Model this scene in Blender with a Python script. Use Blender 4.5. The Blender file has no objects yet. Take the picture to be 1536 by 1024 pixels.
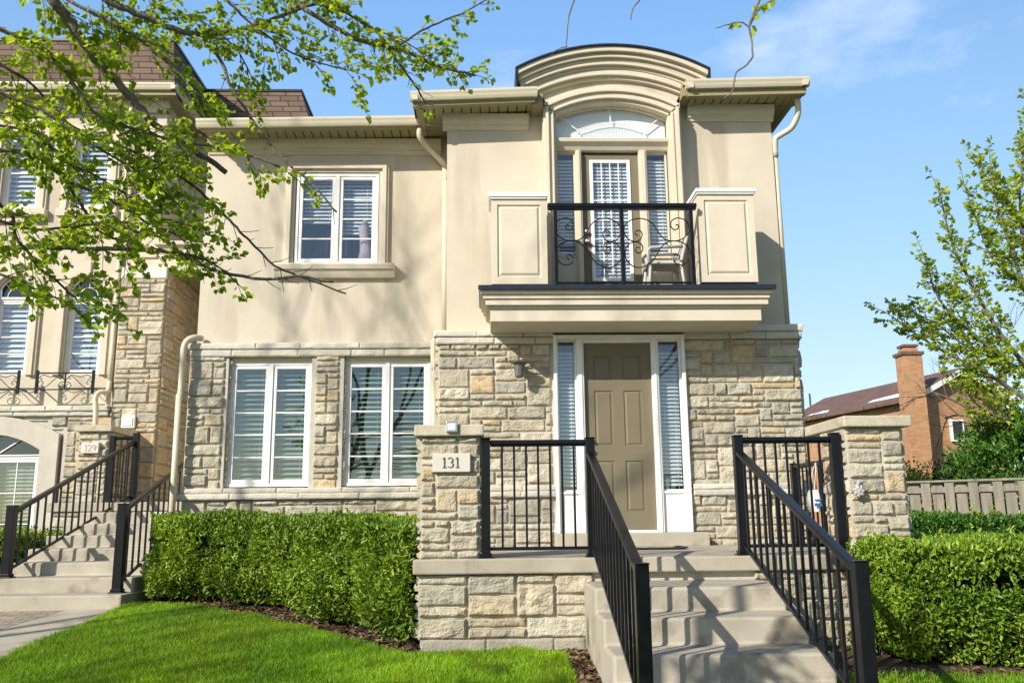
import bpy, math, random
import numpy as np
from mathutils import Vector, Matrix
R=math.radians
random.seed(7); RS=np.random.RandomState(11)
scn=bpy.context.scene; COL=scn.collection
WL={}
# ------------------------------------------------------------ object helpers
def tag(o,label=None,cat=None,group=None,kind=None):
    if label:o['label']=label
    if cat:o['category']=cat
    if group:o['group']=group
    if kind:o['kind']=kind
    return o
def thing(name,label,cat,loc=(0,0,0),group=None):
    o=bpy.data.objects.new(name,None);COL.objects.link(o);o.location=loc;o.empty_display_size=.2
    WL[o.name]=Vector(loc);return tag(o,label,cat,group)
def attach(o,parent):
    if parent is not None:
        o.parent=parent;o.location=-WL[parent.name]
        WL[o.name]=Vector((0,0,0))
    else: WL[o.name]=Vector((0,0,0))
class MB:
    def __init__(s):s.v=[];s.f=[];s.m=[];s.c=[]
    def add(s,vs,fs,mat=0,col=(1,1,1)):
        b=len(s.v);s.v.extend([tuple(p) for p in vs]);s.c.extend([col]*len(vs))
        for f in fs:s.f.append(tuple(b+i for i in f));s.m.append(mat)
    def box(s,x0,x1,y0,y1,z0,z1,mat=0,col=(1,1,1)):
        if x0>x1:x0,x1=x1,x0
        if y0>y1:y0,y1=y1,y0
        if z0>z1:z0,z1=z1,z0
        s.add([(x0,y0,z0),(x1,y0,z0),(x1,y1,z0),(x0,y1,z0),(x0,y0,z1),(x1,y0,z1),(x1,y1,z1),(x0,y1,z1)],
         [(0,3,2,1),(4,5,6,7),(0,1,5,4),(1,2,6,5),(2,3,7,6),(3,0,4,7)],mat,col)
    def quad(s,a,b,c,d,mat=0,col=(1,1,1)):s.add([a,b,c,d],[(0,1,2,3)],mat,col)
    def prismx(s,prof,x0,x1,mat=0,col=(1,1,1)):   # profile (y,z) ccw seen from +x
        n=len(prof);vs=[(x0,y,z) for y,z in prof]+[(x1,y,z) for y,z in prof]
        fs=[tuple(range(n-1,-1,-1)),tuple(range(n,2*n))]+[(i,(i+1)%n,n+(i+1)%n,n+i) for i in range(n)]
        s.add(vs,fs,mat,col)
    def prismy(s,prof,y0,y1,mat=0,col=(1,1,1)):   # profile (x,z)
        n=len(prof);vs=[(x,y0,z) for x,z in prof]+[(x,y1,z) for x,z in prof]
        fs=[tuple(range(n)),tuple(range(2*n-1,n-1,-1))]+[((i+1)%n,i,n+i,n+(i+1)%n) for i in range(n)]
        s.add(vs,fs,mat,col)
    def beam(s,a,b,w,h,mat=0):                    # rectangular bar between two points, h in the vertical plane
        a=Vector(a);b=Vector(b);d=(b-a).normalized();up=Vector((0,0,1))
        if abs(d.z)>.97:up=Vector((0,1,0))
        r=d.cross(up).normalized();u=r.cross(d).normalized()
        vs=[]
        for p in(a,b):
            for i,j in((-1,-1),(1,-1),(1,1),(-1,1)):vs.append(p+r*(w/2*i)+u*(h/2*j))
        s.add(vs,[(0,3,2,1),(4,5,6,7),(0,1,5,4),(1,2,6,5),(2,3,7,6),(3,0,4,7)],mat)
    def tube(s,pts,r,n=8,mat=0,r1=None,cap=True,col=(1,1,1)):
        pts=[Vector(p) for p in pts];m=len(pts)
        if m<2:return
        rs=r if hasattr(r,'__len__') else [r+( (r1-r) if r1 is not None else 0)*i/(m-1) for i in range(m)]
        ref=Vector((0,0,1));d0=(pts[1]-pts[0]).normalized()
        if abs(d0.z)>.9:ref=Vector((0,1,0))
        u=d0.cross(ref).normalized();vs=[];prev=d0
        for i,p in enumerate(pts):
            d=(pts[min(i+1,m-1)]-pts[max(i-1,0)])
            d=d.normalized() if d.length>1e-9 else prev
            u=(u-d*u.dot(d));u=u.normalized() if u.length>1e-6 else d.cross(Vector((1,0,0))).normalized()
            w=d.cross(u);prev=d
            for k in range(n):
                a=2*math.pi*k/n;vs.append(p+u*(rs[i]*math.cos(a))+w*(rs[i]*math.sin(a)))
        fs=[(i*n+k,i*n+(k+1)%n,(i+1)*n+(k+1)%n,(i+1)*n+k) for i in range(m-1) for k in range(n)]
        if cap:fs+= [tuple(range(n-1,-1,-1)),tuple(range((m-1)*n,m*n))]
        s.add(vs,fs,mat,col)
    def build(s,name,mats,parent=None,smooth=False,bevel=0,auto=None):
        me=bpy.data.meshes.new(name);me.from_pydata(s.v,[],s.f)
        for m in (mats if isinstance(mats,(list,tuple)) else [mats]):me.materials.append(m)
        me.polygons.foreach_set('material_index',s.m)
        if smooth:me.polygons.foreach_set('use_smooth',[True]*len(s.f))
        if any(c!=(1,1,1) for c in s.c[:50000:7]) or any(c!=(1,1,1) for c in s.c):
            at=me.color_attributes.new('Col','FLOAT_COLOR','POINT')
            a=np.ones((len(s.v),4),np.float32);a[:,:3]=np.array(s.c,np.float32);at.data.foreach_set('color',a.ravel())
        me.update()
        o=bpy.data.objects.new(name,me);COL.objects.link(o);attach(o,parent)
        if bevel:
            b=o.modifiers.new('b','BEVEL');b.width=bevel;b.segments=2;b.limit_method='ANGLE';b.angle_limit=R(40)
        return o
def npmesh(name,V,F,mats,parent=None,colr=None,smooth=False):
    V=np.asarray(V,np.float32);F=np.asarray(F,np.int32);k=F.shape[1]
    me=bpy.data.meshes.new(name);me.vertices.add(len(V));me.vertices.foreach_set('co',V.ravel())
    me.loops.add(F.size);me.loops.foreach_set('vertex_index',F.ravel())
    me.polygons.add(len(F));me.polygons.foreach_set('loop_start',np.arange(0,F.size,k,dtype=np.int32))
    me.polygons.foreach_set('loop_total',np.full(len(F),k,np.int32))
    if smooth:me.polygons.foreach_set('use_smooth',np.ones(len(F),bool))
    me.materials.append(mats)
    me.update(calc_edges=True)
    if colr is not None:
        at=me.color_attributes.new('Col','FLOAT_COLOR','POINT');a=np.ones((len(V),4),np.float32);a[:,:3]=colr;at.data.foreach_set('color',a.ravel())
    o=bpy.data.objects.new(name,me);COL.objects.link(o);attach(o,parent);return o
# ------------------------------------------------------------ noise
LAT=RS.rand(64,64,8)
def vnoise(x,y,f=1.,k=0):
    x=np.asarray(x)*f+17.3*k;y=np.asarray(y)*f+9.1*k
    xi=np.floor(x).astype(int);yi=np.floor(y).astype(int);fx=x-xi;fy=y-yi
    fx=fx*fx*(3-2*fx);fy=fy*fy*(3-2*fy);L=LAT[:,:,k%8]
    a=L[xi%64,yi%64];b=L[(xi+1)%64,yi%64];c=L[xi%64,(yi+1)%64];d=L[(xi+1)%64,(yi+1)%64]
    return (a*(1-fx)+b*fx)*(1-fy)+(c*(1-fx)+d*fx)*fy
# ------------------------------------------------------------ materials
def mat(name):
    m=bpy.data.materials.new(name);m.use_nodes=True;nt=m.node_tree;nt.nodes.clear()
    return m,nt,nt.nodes,nt.links
def N(ns,t,**k):
    n=ns.new(t)
    for a,b in k.items():setattr(n,a,b)
    return n
def ramp(ns,stops):
    r=ns.new('ShaderNodeValToRGB');e=r.color_ramp.elements
    while len(e)<len(stops):e.new(.5)
    for i,(p,c) in enumerate(stops):e[i].position=p;e[i].color=(c[0],c[1],c[2],1)
    return r
def surf(name,c1,c2,rough=.8,scale=3.,bump=.15,bscale=80.,dstreak=1.,attr=False,streak=0.,spec=.3,metal=0.,detail=8,dirt=None):
    m,nt,ns,lk=mat(name);out=N(ns,'ShaderNodeOutputMaterial');b=N(ns,'ShaderNodeBsdfPrincipled')
    lk.new(b.outputs[0],out.inputs[0]);b.inputs['Roughness'].default_value=rough;b.inputs['Specular IOR Level'].default_value=spec;b.inputs['Metallic'].default_value=metal
    tc=N(ns,'ShaderNodeTexCoord');mp=N(ns,'ShaderNodeMapping');lk.new(tc.outputs['Object'],mp.inputs[0])
    if streak:mp.inputs['Scale'].default_value=(1,1,streak)
    n1=N(ns,'ShaderNodeTexNoise');n1.inputs['Scale'].default_value=scale;n1.inputs['Detail'].default_value=detail;n1.inputs['Roughness'].default_value=.62;lk.new(mp.outputs[0],n1.inputs['Vector'])
    r=ramp(ns,[(.3,c1),(.7,c2)]);lk.new(n1.outputs[0],r.inputs[0]);c=r.outputs[0]
    if attr:
        a=N(ns,'ShaderNodeAttribute');a.attribute_name='Col';mx=N(ns,'ShaderNodeMixRGB',blend_type='MULTIPLY');mx.inputs[0].default_value=1
        lk.new(c,mx.inputs[1]);lk.new(a.outputs['Color'],mx.inputs[2]);c=mx.outputs[0]
    if dirt:
        n3=N(ns,'ShaderNodeTexNoise');n3.inputs['Scale'].default_value=dirt[1];n3.inputs['Detail'].default_value=7;mp3=N(ns,'ShaderNodeMapping');mp3.inputs['Scale'].default_value=(1,1,dstreak);lk.new(tc.outputs['Object'],mp3.inputs[0]);lk.new(mp3.outputs[0],n3.inputs['Vector'])
        r3=ramp(ns,[(dirt[2],(0,0,0)),(dirt[2]+.12,(1,1,1))]);lk.new(n3.outputs[0],r3.inputs[0])
        mx=N(ns,'ShaderNodeMixRGB');lk.new(r3.outputs[0],mx.inputs[0]);lk.new(c,mx.inputs[1]);mx.inputs[2].default_value=(*dirt[0],1);c=mx.outputs[0]
    lk.new(c,b.inputs['Base Color'])
    if bump:
        n2=N(ns,'ShaderNodeTexNoise');n2.inputs['Scale'].default_value=bscale;n2.inputs['Detail'].default_value=6;lk.new(tc.outputs['Object'],n2.inputs['Vector'])
        bp=N(ns,'ShaderNodeBump');bp.inputs['Strength'].default_value=bump;bp.inputs['Distance'].default_value=.02;lk.new(n2.outputs[0],bp.inputs['Height']);lk.new(bp.outputs[0],b.inputs['Normal'])
    return m
def leafmat(name,tr=.35,rough=.5,spec=.35):
    m,nt,ns,lk=mat(name);out=N(ns,'ShaderNodeOutputMaterial');b=N(ns,'ShaderNodeBsdfPrincipled');t=N(ns,'ShaderNodeBsdfTranslucent');mx=N(ns,'ShaderNodeMixShader')
    a=N(ns,'ShaderNodeAttribute');a.attribute_name='Col';b.inputs['Roughness'].default_value=rough;b.inputs['Specular IOR Level'].default_value=spec
    g=N(ns,'ShaderNodeMixRGB',blend_type='MULTIPLY');g.inputs[0].default_value=1;g.inputs[2].default_value=(1.5,1.35,.6,1)
    lk.new(a.outputs['Color'],b.inputs['Base Color']);lk.new(a.outputs['Color'],g.inputs[1]);lk.new(g.outputs[0],t.inputs['Color'])
    mx.inputs[0].default_value=tr;lk.new(b.outputs[0],mx.inputs[1]);lk.new(t.outputs[0],mx.inputs[2]);lk.new(mx.outputs[0],out.inputs[0]);return m
def glassmat(name,tint,refl=.12,wav=0.):
    m,nt,ns,lk=mat(name);out=N(ns,'ShaderNodeOutputMaterial');t=N(ns,'ShaderNodeBsdfTransparent');g=N(ns,'ShaderNodeBsdfGlossy');mx=N(ns,'ShaderNodeMixShader')
    t.inputs[0].default_value=(*tint,1);g.inputs['Roughness'].default_value=.01;g.inputs[0].default_value=(.95,.97,1,1)
    lw=N(ns,'ShaderNodeLayerWeight');lw.inputs[0].default_value=.5;pw=N(ns,'ShaderNodeMath',operation='POWER');pw.inputs[1].default_value=4;lk.new(lw.outputs['Facing'],pw.inputs[0])
    ad=N(ns,'ShaderNodeMath',operation='MULTIPLY_ADD');ad.inputs[1].default_value=.8;ad.inputs[2].default_value=refl;ad.use_clamp=True
    lk.new(pw.outputs[0],ad.inputs[0]);lk.new(ad.outputs[0],mx.inputs[0]);lk.new(t.outputs[0],mx.inputs[1]);lk.new(g.outputs[0],mx.inputs[2]);lk.new(mx.outputs[0],out.inputs[0])
    tc=N(ns,'ShaderNodeTexCoord');n=N(ns,'ShaderNodeTexNoise');n.inputs['Scale'].default_value=1.6;n.inputs['Detail'].default_value=1;lk.new(tc.outputs['Object'],n.inputs['Vector'])
    bp=N(ns,'ShaderNodeBump');bp.inputs['Strength'].default_value=.12;bp.inputs['Distance'].default_value=.02;lk.new(n.outputs[0],bp.inputs['Height']);lk.new(bp.outputs[0],g.inputs['Normal'])
    return m
def brickmat(name,c1,c2,mort,sx,bw,rh,ms=.02,rough=.85,axis='Y',bump=.5,frq=.5,jit=.5):
    m,nt,ns,lk=mat(name);out=N(ns,'ShaderNodeOutputMaterial');b=N(ns,'ShaderNodeBsdfPrincipled');lk.new(b.outputs[0],out.inputs[0]);b.inputs['Roughness'].default_value=rough
    tc=N(ns,'ShaderNodeTexCoord');sp=N(ns,'ShaderNodeSeparateXYZ');cb=N(ns,'ShaderNodeCombineXYZ');lk.new(tc.outputs['Object'],sp.inputs[0])
    if axis=='Y':lk.new(sp.outputs['X'],cb.inputs[0]);lk.new(sp.outputs['Z'],cb.inputs[1])
    elif axis=='X':lk.new(sp.outputs['Y'],cb.inputs[0]);lk.new(sp.outputs['Z'],cb.inputs[1])
    elif axis=='XY':
        ad=N(ns,'ShaderNodeMath',operation='ADD');lk.new(sp.outputs['X'],ad.inputs[0]);lk.new(sp.outputs['Y'],ad.inputs[1]);lk.new(ad.outputs[0],cb.inputs[0]);lk.new(sp.outputs['Z'],cb.inputs[1])
    else:lk.new(sp.outputs['X'],cb.inputs[0]);lk.new(sp.outputs['Y'],cb.inputs[1])
    br=N(ns,'ShaderNodeTexBrick');br.offset=frq;lk.new(cb.outputs[0],br.inputs['Vector']);br.inputs['Scale'].default_value=sx
    br.inputs['Brick Width'].default_value=bw;br.inputs['Row Height'].default_value=rh;br.inputs['Mortar Size'].default_value=ms
    br.inputs['Color1'].default_value=(*c1,1);br.inputs['Color2'].default_value=(*c2,1);br.inputs['Mortar'].default_value=(*mort,1)
    n=N(ns,'ShaderNodeTexNoise');n.inputs['Scale'].default_value=3;n.inputs['Detail'].default_value=8;lk.new(tc.outputs['Object'],n.inputs['Vector'])
    rr=ramp(ns,[(.3,(1-jit*.5,)*3),(.7,(1.,1.,1.))]);lk.new(n.outputs[0],rr.inputs[0])
    mx=N(ns,'ShaderNodeMixRGB',blend_type='MULTIPLY');mx.inputs[0].default_value=1;lk.new(br.outputs[0],mx.inputs[1]);lk.new(rr.outputs[0],mx.inputs[2]);lk.new(mx.outputs[0],b.inputs['Base Color'])
    bp=N(ns,'ShaderNodeBump');bp.inputs['Strength'].default_value=bump;bp.inputs['Distance'].default_value=.01;bp.invert=True;lk.new(br.outputs['Fac'],bp.inputs['Height']);lk.new(bp.outputs[0],b.inputs['Normal'])
    return m
M={}
M['stucco']=surf('stucco',(.555,.492,.388),(.645,.578,.465),.92,1.6,.38,150,spec=.12,dirt=((.51,.44,.345),2.4,.54),dstreak=.16)
M['trim']=surf('stucco_trim',(.575,.51,.40),(.645,.58,.465),.85,2.5,.16,140,spec=.2)
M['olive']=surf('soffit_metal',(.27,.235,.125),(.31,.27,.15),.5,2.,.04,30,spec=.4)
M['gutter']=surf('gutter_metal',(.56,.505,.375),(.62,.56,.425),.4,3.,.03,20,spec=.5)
M['white']=surf('white_paint',(.74,.74,.72),(.82,.82,.80),.45,4.,.03,60,spec=.4)
M['concrete']=surf('concrete',(.34,.305,.24),(.47,.43,.345),.9,2.2,.3,90,dirt=((.245,.215,.165),2.7,.55))
M['capstone']=surf('capstone',(.38,.34,.25),(.56,.51,.39),.9,6.,.35,60,dirt=((.24,.22,.17),5.,.6))
M['stone']=surf('cut_stone',(.72,.71,.69),(1.12,1.10,1.07),.9,11.,.9,45,attr=True)
M['mortar']=surf('mortar',(.45,.42,.35),(.55,.51,.43),.95,12.,.4,90)
M['navy']=surf('dark_metal_flashing',(.012,.016,.026),(.018,.022,.034),.35,5.,.03,40,spec=.5)
M['black']=surf('black_rail_paint',(.004,.0045,.006),(.008,.009,.012),.3,6.,.03,60,spec=.28,dirt=((.35,.37,.42),60.,.75))
M['door']=surf('taupe_door',(.165,.14,.09),(.185,.158,.103),.55,3.,.05,90,spec=.35)
M['blind']=surf('blind_slat',(.84,.85,.84),(.88,.89,.88),.6,3.,0)
M['blindg']=surf('blind_slat_green',(.60,.65,.60),(.68,.72,.68),.6,3.,0)
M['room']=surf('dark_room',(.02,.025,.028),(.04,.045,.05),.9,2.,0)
M['curtain']=surf('curtain',(.5,.5,.55),(.62,.6,.64),.9,2.,0)
M['pink']=surf('dull_pink',(.50,.38,.40),(.56,.43,.44),.9,2.,0)
M['glass']=glassmat('window_glass',(.76,.82,.79),.10)
M['glassb']=glassmat('window_glass_clear',(.88,.91,.93),.09)
M['soil']=surf('mulch',(.035,.024,.016),(.12,.085,.055),.95,30.,.9,60)
M['chips']=surf('mulch_chip',(.8,.8,.8),(1.1,1.1,1.1),.9,20.,.3,60,attr=True)
M['turf']=surf('turf_soil',(.03,.06,.012),(.05,.10,.02),.95,8.,.6,80)
M['leaf']=leafmat('tree_leaf',.52);M['hleaf']=leafmat('hedge_leaf',.22,.42,.5);M['grass']=leafmat('grass_blade',.35,.5,.3)
M['bark']=surf('bark',(.12,.10,.08),(.26,.225,.18),.9,18.,.7,70,streak=.3)
M['twig']=surf('twig',(.07,.05,.035),(.13,.10,.075),.9,20.,.3,70)
M['vine']=surf('red_twig',(.14,.07,.045),(.20,.11,.07),.8,20.,.3,70)
M['shingle']=brickmat('shingle',(.14,.09,.066),(.20,.13,.092),(.05,.028,.02),1.,.36,.135,.012,axis='XY',bump=.9,frq=.37)
M['shingled']=brickmat('dark_shingle',(.05,.045,.04),(.08,.07,.06),(.02,.02,.02),1.,.36,.135,.012,axis='Z',bump=.6)
M['brick']=brickmat('orange_brick',(.43,.19,.085),(.55,.27,.12),(.40,.30,.2),1.,.24,.08,.01,axis='XY',bump=.3)
M['roofr']=brickmat('brown_roof',(.15,.085,.065),(.2,.115,.085),(.07,.04,.03),1.,.4,.16,.012,axis='Z',bump=.5)
M['fence']=surf('weathered_wood',(.17,.15,.12),(.33,.30,.245),.9,14.,.5,60,streak=.12)
M['paver']=brickmat('paver',(.36,.29,.22),(.46,.39,.30),(.16,.14,.11),1.,.22,.11,.01,axis='Z',bump=.6)
M['plate']=surf('limestone_plate',(.56,.53,.47),(.63,.60,.54),.8,5.,.05,90)
M['ink']=surf('number_paint',(.07,.07,.065),(.10,.10,.09),.7,5.,0)
M['copper']=surf('lamp_metal',(.13,.13,.12),(.20,.19,.17),.45,9.,.05,30,metal=.6)
M['steel']=surf('steel',(.45,.5,.52),(.6,.66,.68),.3,9.,.02,30,metal=.8)
M['mat']=surf('door_mat',(.02,.02,.022),(.045,.045,.045),.95,60.,.8,200)
M['plastic']=surf('grey_plastic',(.40,.40,.40),(.47,.47,.46),.5,3.,.02,30)
M['glare']=surf('painted_glare',(.75,.78,.82),(.85,.87,.9),.5,3.,.1,20)  # near-white tone painting sunlight reflected off the brown roof
M['blue']=surf('blue_print',(.03,.10,.35),(.05,.14,.45),.6,3.,0)
M['asph']=surf('asphalt',(.05,.05,.05),(.08,.08,.08),.9,20.,.3,90)
M['ornam']=surf('plaster_ornament',(.33,.33,.33),(.48,.48,.47),.8,20.,.2,90)
M['limest']=surf('pale_limestone',(.47,.43,.36),(.58,.54,.46),.9,4.,.25,70)
M['limemul']=surf('dressed_stone',(.85,.85,.85),(1.05,1.05,1.05),.9,7.,.5,50,attr=True)
SC=[(.46,.42,.325),(.52,.475,.375),(.43,.40,.32),(.49,.44,.335),(.54,.50,.40),(.41,.385,.315),(.49,.46,.38),(.45,.41,.315),(.49,.42,.30)]
GOLD=[(.55,.43,.27),(.52,.42,.28),(.57,.46,.30)]
# ------------------------------------------------------------ masonry
def sheet(mb,O,U,V,Nn,w,h,holes,depth=0.,mat=0):
    O=Vector(O);U=Vector(U);V=Vector(V);Nn=Vector(Nn)
    xs=sorted(set([0,w]+[min(max(a,0),w) for t in holes for a in(t[0],t[1])]));zs=sorted(set([0,h]+[min(max(a,0),h) for t in holes for a in(t[2],t[3])]))
    P=lambda a,b,d=0:O+U*a+V*b-Nn*d
    flip=U.cross(V).dot(Nn)<0
    for i in range(len(xs)-1):
        for j in range(len(zs)-1):
            a,b,c,d=xs[i],xs[i+1],zs[j],zs[j+1];cx=(a+b)/2;cz=(c+d)/2
            if any(t[0]<cx<t[1] and t[2]<cz<t[3] for t in holes):continue
            q=[P(a,c),P(b,c),P(b,d),P(a,d)]
            mb.quad(*(q[::-1] if flip else q),mat=mat)
    if depth:
        for t in holes:
            a,b,c,d=max(t[0],0),min(t[1],w),max(t[2],0),min(t[3],h)
            mb.quad(P(a,c),P(a,d),P(a,d,depth),P(a,c,depth),mat=mat);mb.quad(P(b,d),P(b,c),P(b,c,depth),P(b,d,depth),mat=mat)
            mb.quad(P(a,d),P(b,d),P(b,d,depth),P(a,d,depth),mat=mat);mb.quad(P(b,c),P(a,c),P(a,c,depth),P(b,c,depth),mat=mat)
def ashlar(mb,O,U,V,Nn,w,h,holes=(),u=.080,dep=.04,gold=.09,res=.022,seed=1,mat=1,wmax=7,tint=1.,row=None):
    rnd=random.Random(seed);O=Vector(O);U=Vector(U);V=Vector(V);Nn=Vector(Nn)
    nx=max(1,round(w/u));nz=max(1,round(h/u));ux=w/nx;uz=h/nz
    occ=np.zeros((nx,nz),bool)
    for t in holes:
        for i in range(nx):
            for j in range(nz):
                if t[0]-ux*.45<(i+.5)*ux<t[1]+ux*.45 and t[2]-uz*.45<(j+.5)*uz<t[3]+uz*.45:occ[i,j]=True
    for j in range(nz):
        i=0
        while i<nx:
            if occ[i,j]:i+=1;continue
            hh=rnd.choice([1,1,1,1,2,2,2,2,3]) if row is None else row
            ww=(rnd.choice([2,3,4,4,5,5,6,7]) if hh==2 else rnd.choice([2,3,4,5,6,7])) if hh<3 else rnd.choice([3,4,4,5])
            if row is not None:ww=rnd.choice([6,8,10,12])
            ww=min(ww,nx-i,max(wmax,ww if row else 0));hh=min(hh,nz-j)
            k=0
            while k<ww and not occ[i+k,j]:k+=1
            ww=k
            rest=0;q=i+ww
            while q<nx and not occ[q,j] and rest<2:rest+=1;q+=1
            if rest==1:ww+=1 if ww<7 else 0
            g=1
            while g<hh and not occ[i:i+ww,j+g].any():g+=1
            hh=g;occ[i:i+ww,j:j+hh]=True
            m=.004+rnd.random()*.0035;x0=i*ux+m;x1=(i+ww)*ux-m;z0=j*uz+m*.9;z1=(j+hh)*uz-m*.9
            stone(mb,O,U,V,Nn,x0,x1,z0,z1,dep*rnd.uniform(.75,1.2),rnd,res,mat,gold,tint)
            i+=ww
def stone(mb,O,U,V,Nn,x0,x1,z0,z1,dep,rnd,res,mat,gold,tint,col=None):
    def ax(a,b):
        e=min(.011,(b-a)*.18);n=max(1,int((b-a-4*e)/res))
        return np.array([a,a+e]+[a+2*e+(b-a-4*e)*k/n for k in range(n+1)]+[b-e,b])
    X=ax(x0,x1);Z=ax(z0,z1);gx,gz=np.meshgrid(X,Z,indexing='ij')
    ed=np.minimum(np.minimum(gx-x0,x1-gx),np.minimum(gz-z0,z1-gz));e=np.clip(ed/.022,0,1);e=1-(1-e)**2.2
    k=rnd.randrange(8);s=rnd.random()*40
    tx=rnd.uniform(-1,1);tz=rnd.uniform(-1,1)
    r=np.abs(vnoise(gx+s,gz,7,k)-.5)*2;r2=vnoise(gx+s,gz,19,k)
    r3=np.abs(vnoise(gx*.6+s,gz*1.8+s,26,k)-.5)*2;d=dep*(e*(.55+.55*r+.30*r2+.22*r3)+e*.16*(tx*(gx-(x0+x1)/2)/(x1-x0)+tz*(gz-(z0+z1)/2)/(z1-z0)))
    jx=(vnoise(gx,gz+s,9,k)-.5)*.007;jz=(vnoise(gx+s,gz+s,9,k)-.5)*.007
    O_=np.array(O);P=O_+ (gx+jx)[...,None]*np.array(U)+(gz+jz)[...,None]*np.array(V)+(d-.004)[...,None]*np.array(Nn)
    nX,nZ=len(X),len(Z);b=len(mb.v);mb.v.extend(map(tuple,P.reshape(-1,3).tolist()))
    if col is None:
        c=rnd.choice(GOLD) if rnd.random()<gold else rnd.choice(SC)
    else:c=col
    q=rnd.uniform(.9,1.1)*tint;c=tuple(v*q for v in c)
    mb.c.extend([c]*(nX*nZ));flip=Vector(U).cross(Vector(V)).dot(Vector(Nn))<0
    for i in range(nX-1):
        for j in range(nZ-1):
            f=(b+i*nZ+j,b+(i+1)*nZ+j,b+(i+1)*nZ+j+1,b+i*nZ+j+1);mb.f.append(f[::-1] if flip else f);mb.m.append(mat)
EX=(1,0,0);EZ=(0,0,1);EY=(0,1,0);FN=(0,-1,0);RX=(1,0,0);LX=(-1,0,0)
def wallstone(mb,x0,x1,z0,z1,y,holes=(),**k):      # facing -Y
    hs=[(a-x0,b-x0,c-z0,d-z0) for a,b,c,d in holes]
    sheet(mb,(x0,y,z0),EX,EZ,FN,x1-x0,z1-z0,hs,.14,0);ashlar(mb,(x0,y,z0),EX,EZ,FN,x1-x0,z1-z0,hs,**k)
def sidestone(mb,x,y0,y1,z0,z1,face=1,**k):
    Nn=RX if face>0 else LX
    sheet(mb,(x,y0,z0),EY,EZ,Nn,y1-y0,z1-z0,[],0,0);ashlar(mb,(x,y0,z0),EY,EZ,Nn,y1-y0,z1-z0,(),**k)
def course(mb,x0,x1,z0,z1,y,yb,seed=1,lo=.45,hi=.95,cols=((.60,.56,.48),(.56,.53,.46),(.63,.59,.5),(.55,.50,.41)),res=.03,end=None):   # dressed band course of long stones with real depth
    rnd=random.Random(seed);x=x0
    while x<x1-.02:
        w=rnd.uniform(lo,hi)
        if x+w>x1-.25:w=x1-x
        c=rnd.choice(cols)
        mb.box(x+.004,x+w-.004,y+.004,yb,z0+.002,z1-.002,0,c)
        stone(mb,(0,y+.004,0),EX,EZ,FN,x+.003,x+w-.003,z0,z1,.014,rnd,res,0,0,1.,c);x+=w
# ------------------------------------------------------------ windows and doors
def framebox(mb,x0,x1,z0,z1,y0,y1,t,tb=None,mat=0):
    tb=t if tb is None else tb
    mb.box(x0,x1,y0,y1,z1-t,z1,mat);mb.box(x0,x1,y0,y1,z0,z0+tb,mat)
    mb.box(x0,x0+t,y0,y1,z0+tb,z1-t,mat);mb.box(x1-t,x1,y0,y1,z0+tb,z1-t,mat)
def blindmesh(x0,x1,z0,z1,y,sp=.05,wd=.045,tilt=.5):
    b=MB();z=z1-.03
    while z>z0+.01:
        dy=wd/2*math.cos(tilt);dz=wd/2*math.sin(tilt)
        b.add([(x0,y-dy,z-dz),(x1,y-dy,z-dz),(x1,y+dy,z+dz),(x0,y+dy,z+dz),(x0,y-dy,z-dz+.003),(x1,y-dy,z-dz+.003),(x1,y+dy,z+dz+.003),(x0,y+dy,z+dz+.003)],
          [(0,3,2,1),(4,5,6,7),(0,1,5,4),(2,3,7,6)]);z-=sp
    for x in (x0+(x1-x0)*.2,x0+(x1-x0)*.8):b.box(x-.002,x+.002,y-.025,y-.022,z0,z1)
    return b
def window(parent,x0,x1,z0,z1,y,rows=4,bars=None,glass='glass',blind='blindg',sp=.063,tilt=.75,sashes=2,fr=.045,wd=.062,label=None,top=None):
    f=MB();framebox(f,x0,x1,z0,z1,y,y+.09,fr)
    w=(x1-x0)
    if sashes==2:f.box((x0+x1)/2-.028,(x0+x1)/2+.028,y-.006,y+.09,z0+fr,z1-fr)
    ff=f.build('window',M['white'],parent,bevel=.004)
    if label:ff['label']=label
    for k in range(sashes):
        a=x0+fr if k==0 else (x0+x1)/2+.028
        b=(x1-fr if sashes==1 or k==1 else (x0+x1)/2-.028)
        s=MB();framebox(s,a+.002,b-.002,z0+fr+.002,z1-fr-.002,y+.012,y+.07,.048);s.build('sash',M['white'],ff,bevel=.004)
        a+=.05;b-=.05;c=z0+fr+.05;d=z1-fr-.05
        g=MB();g.box(a-.005,b+.005,y+.034,y+.036,c-.005,d+.005);g.build('pane',M[glass],ff)
        for r in range(1,rows or 1):
            m=MB();z=c+(d-c)*r/rows;m.box(a-.01,b+.01,y+.022,y+.033,z-.009,z+.009);m.build('glazing_bar',M['white'],ff)
        for r in range(1,bars or 1):
            m=MB();x=a+(b-a)*r/bars;m.box(x-.008,x+.008,y+.0215,y+.0325,c-.01,d+.01);m.build('glazing_bar',M['white'],ff)
        if blind:blindmesh(a-.03,b+.03,c-.03,d+.03,y+.13,sp,wd,tilt).build('blind',M[blind],ff)
    return ff
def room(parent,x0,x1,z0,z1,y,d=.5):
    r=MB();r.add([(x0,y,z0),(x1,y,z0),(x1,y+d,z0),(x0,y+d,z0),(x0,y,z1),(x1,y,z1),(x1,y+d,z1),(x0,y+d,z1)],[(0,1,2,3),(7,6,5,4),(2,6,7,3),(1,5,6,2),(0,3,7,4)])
    return r.build('room_recess',M['room'],parent)
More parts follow.
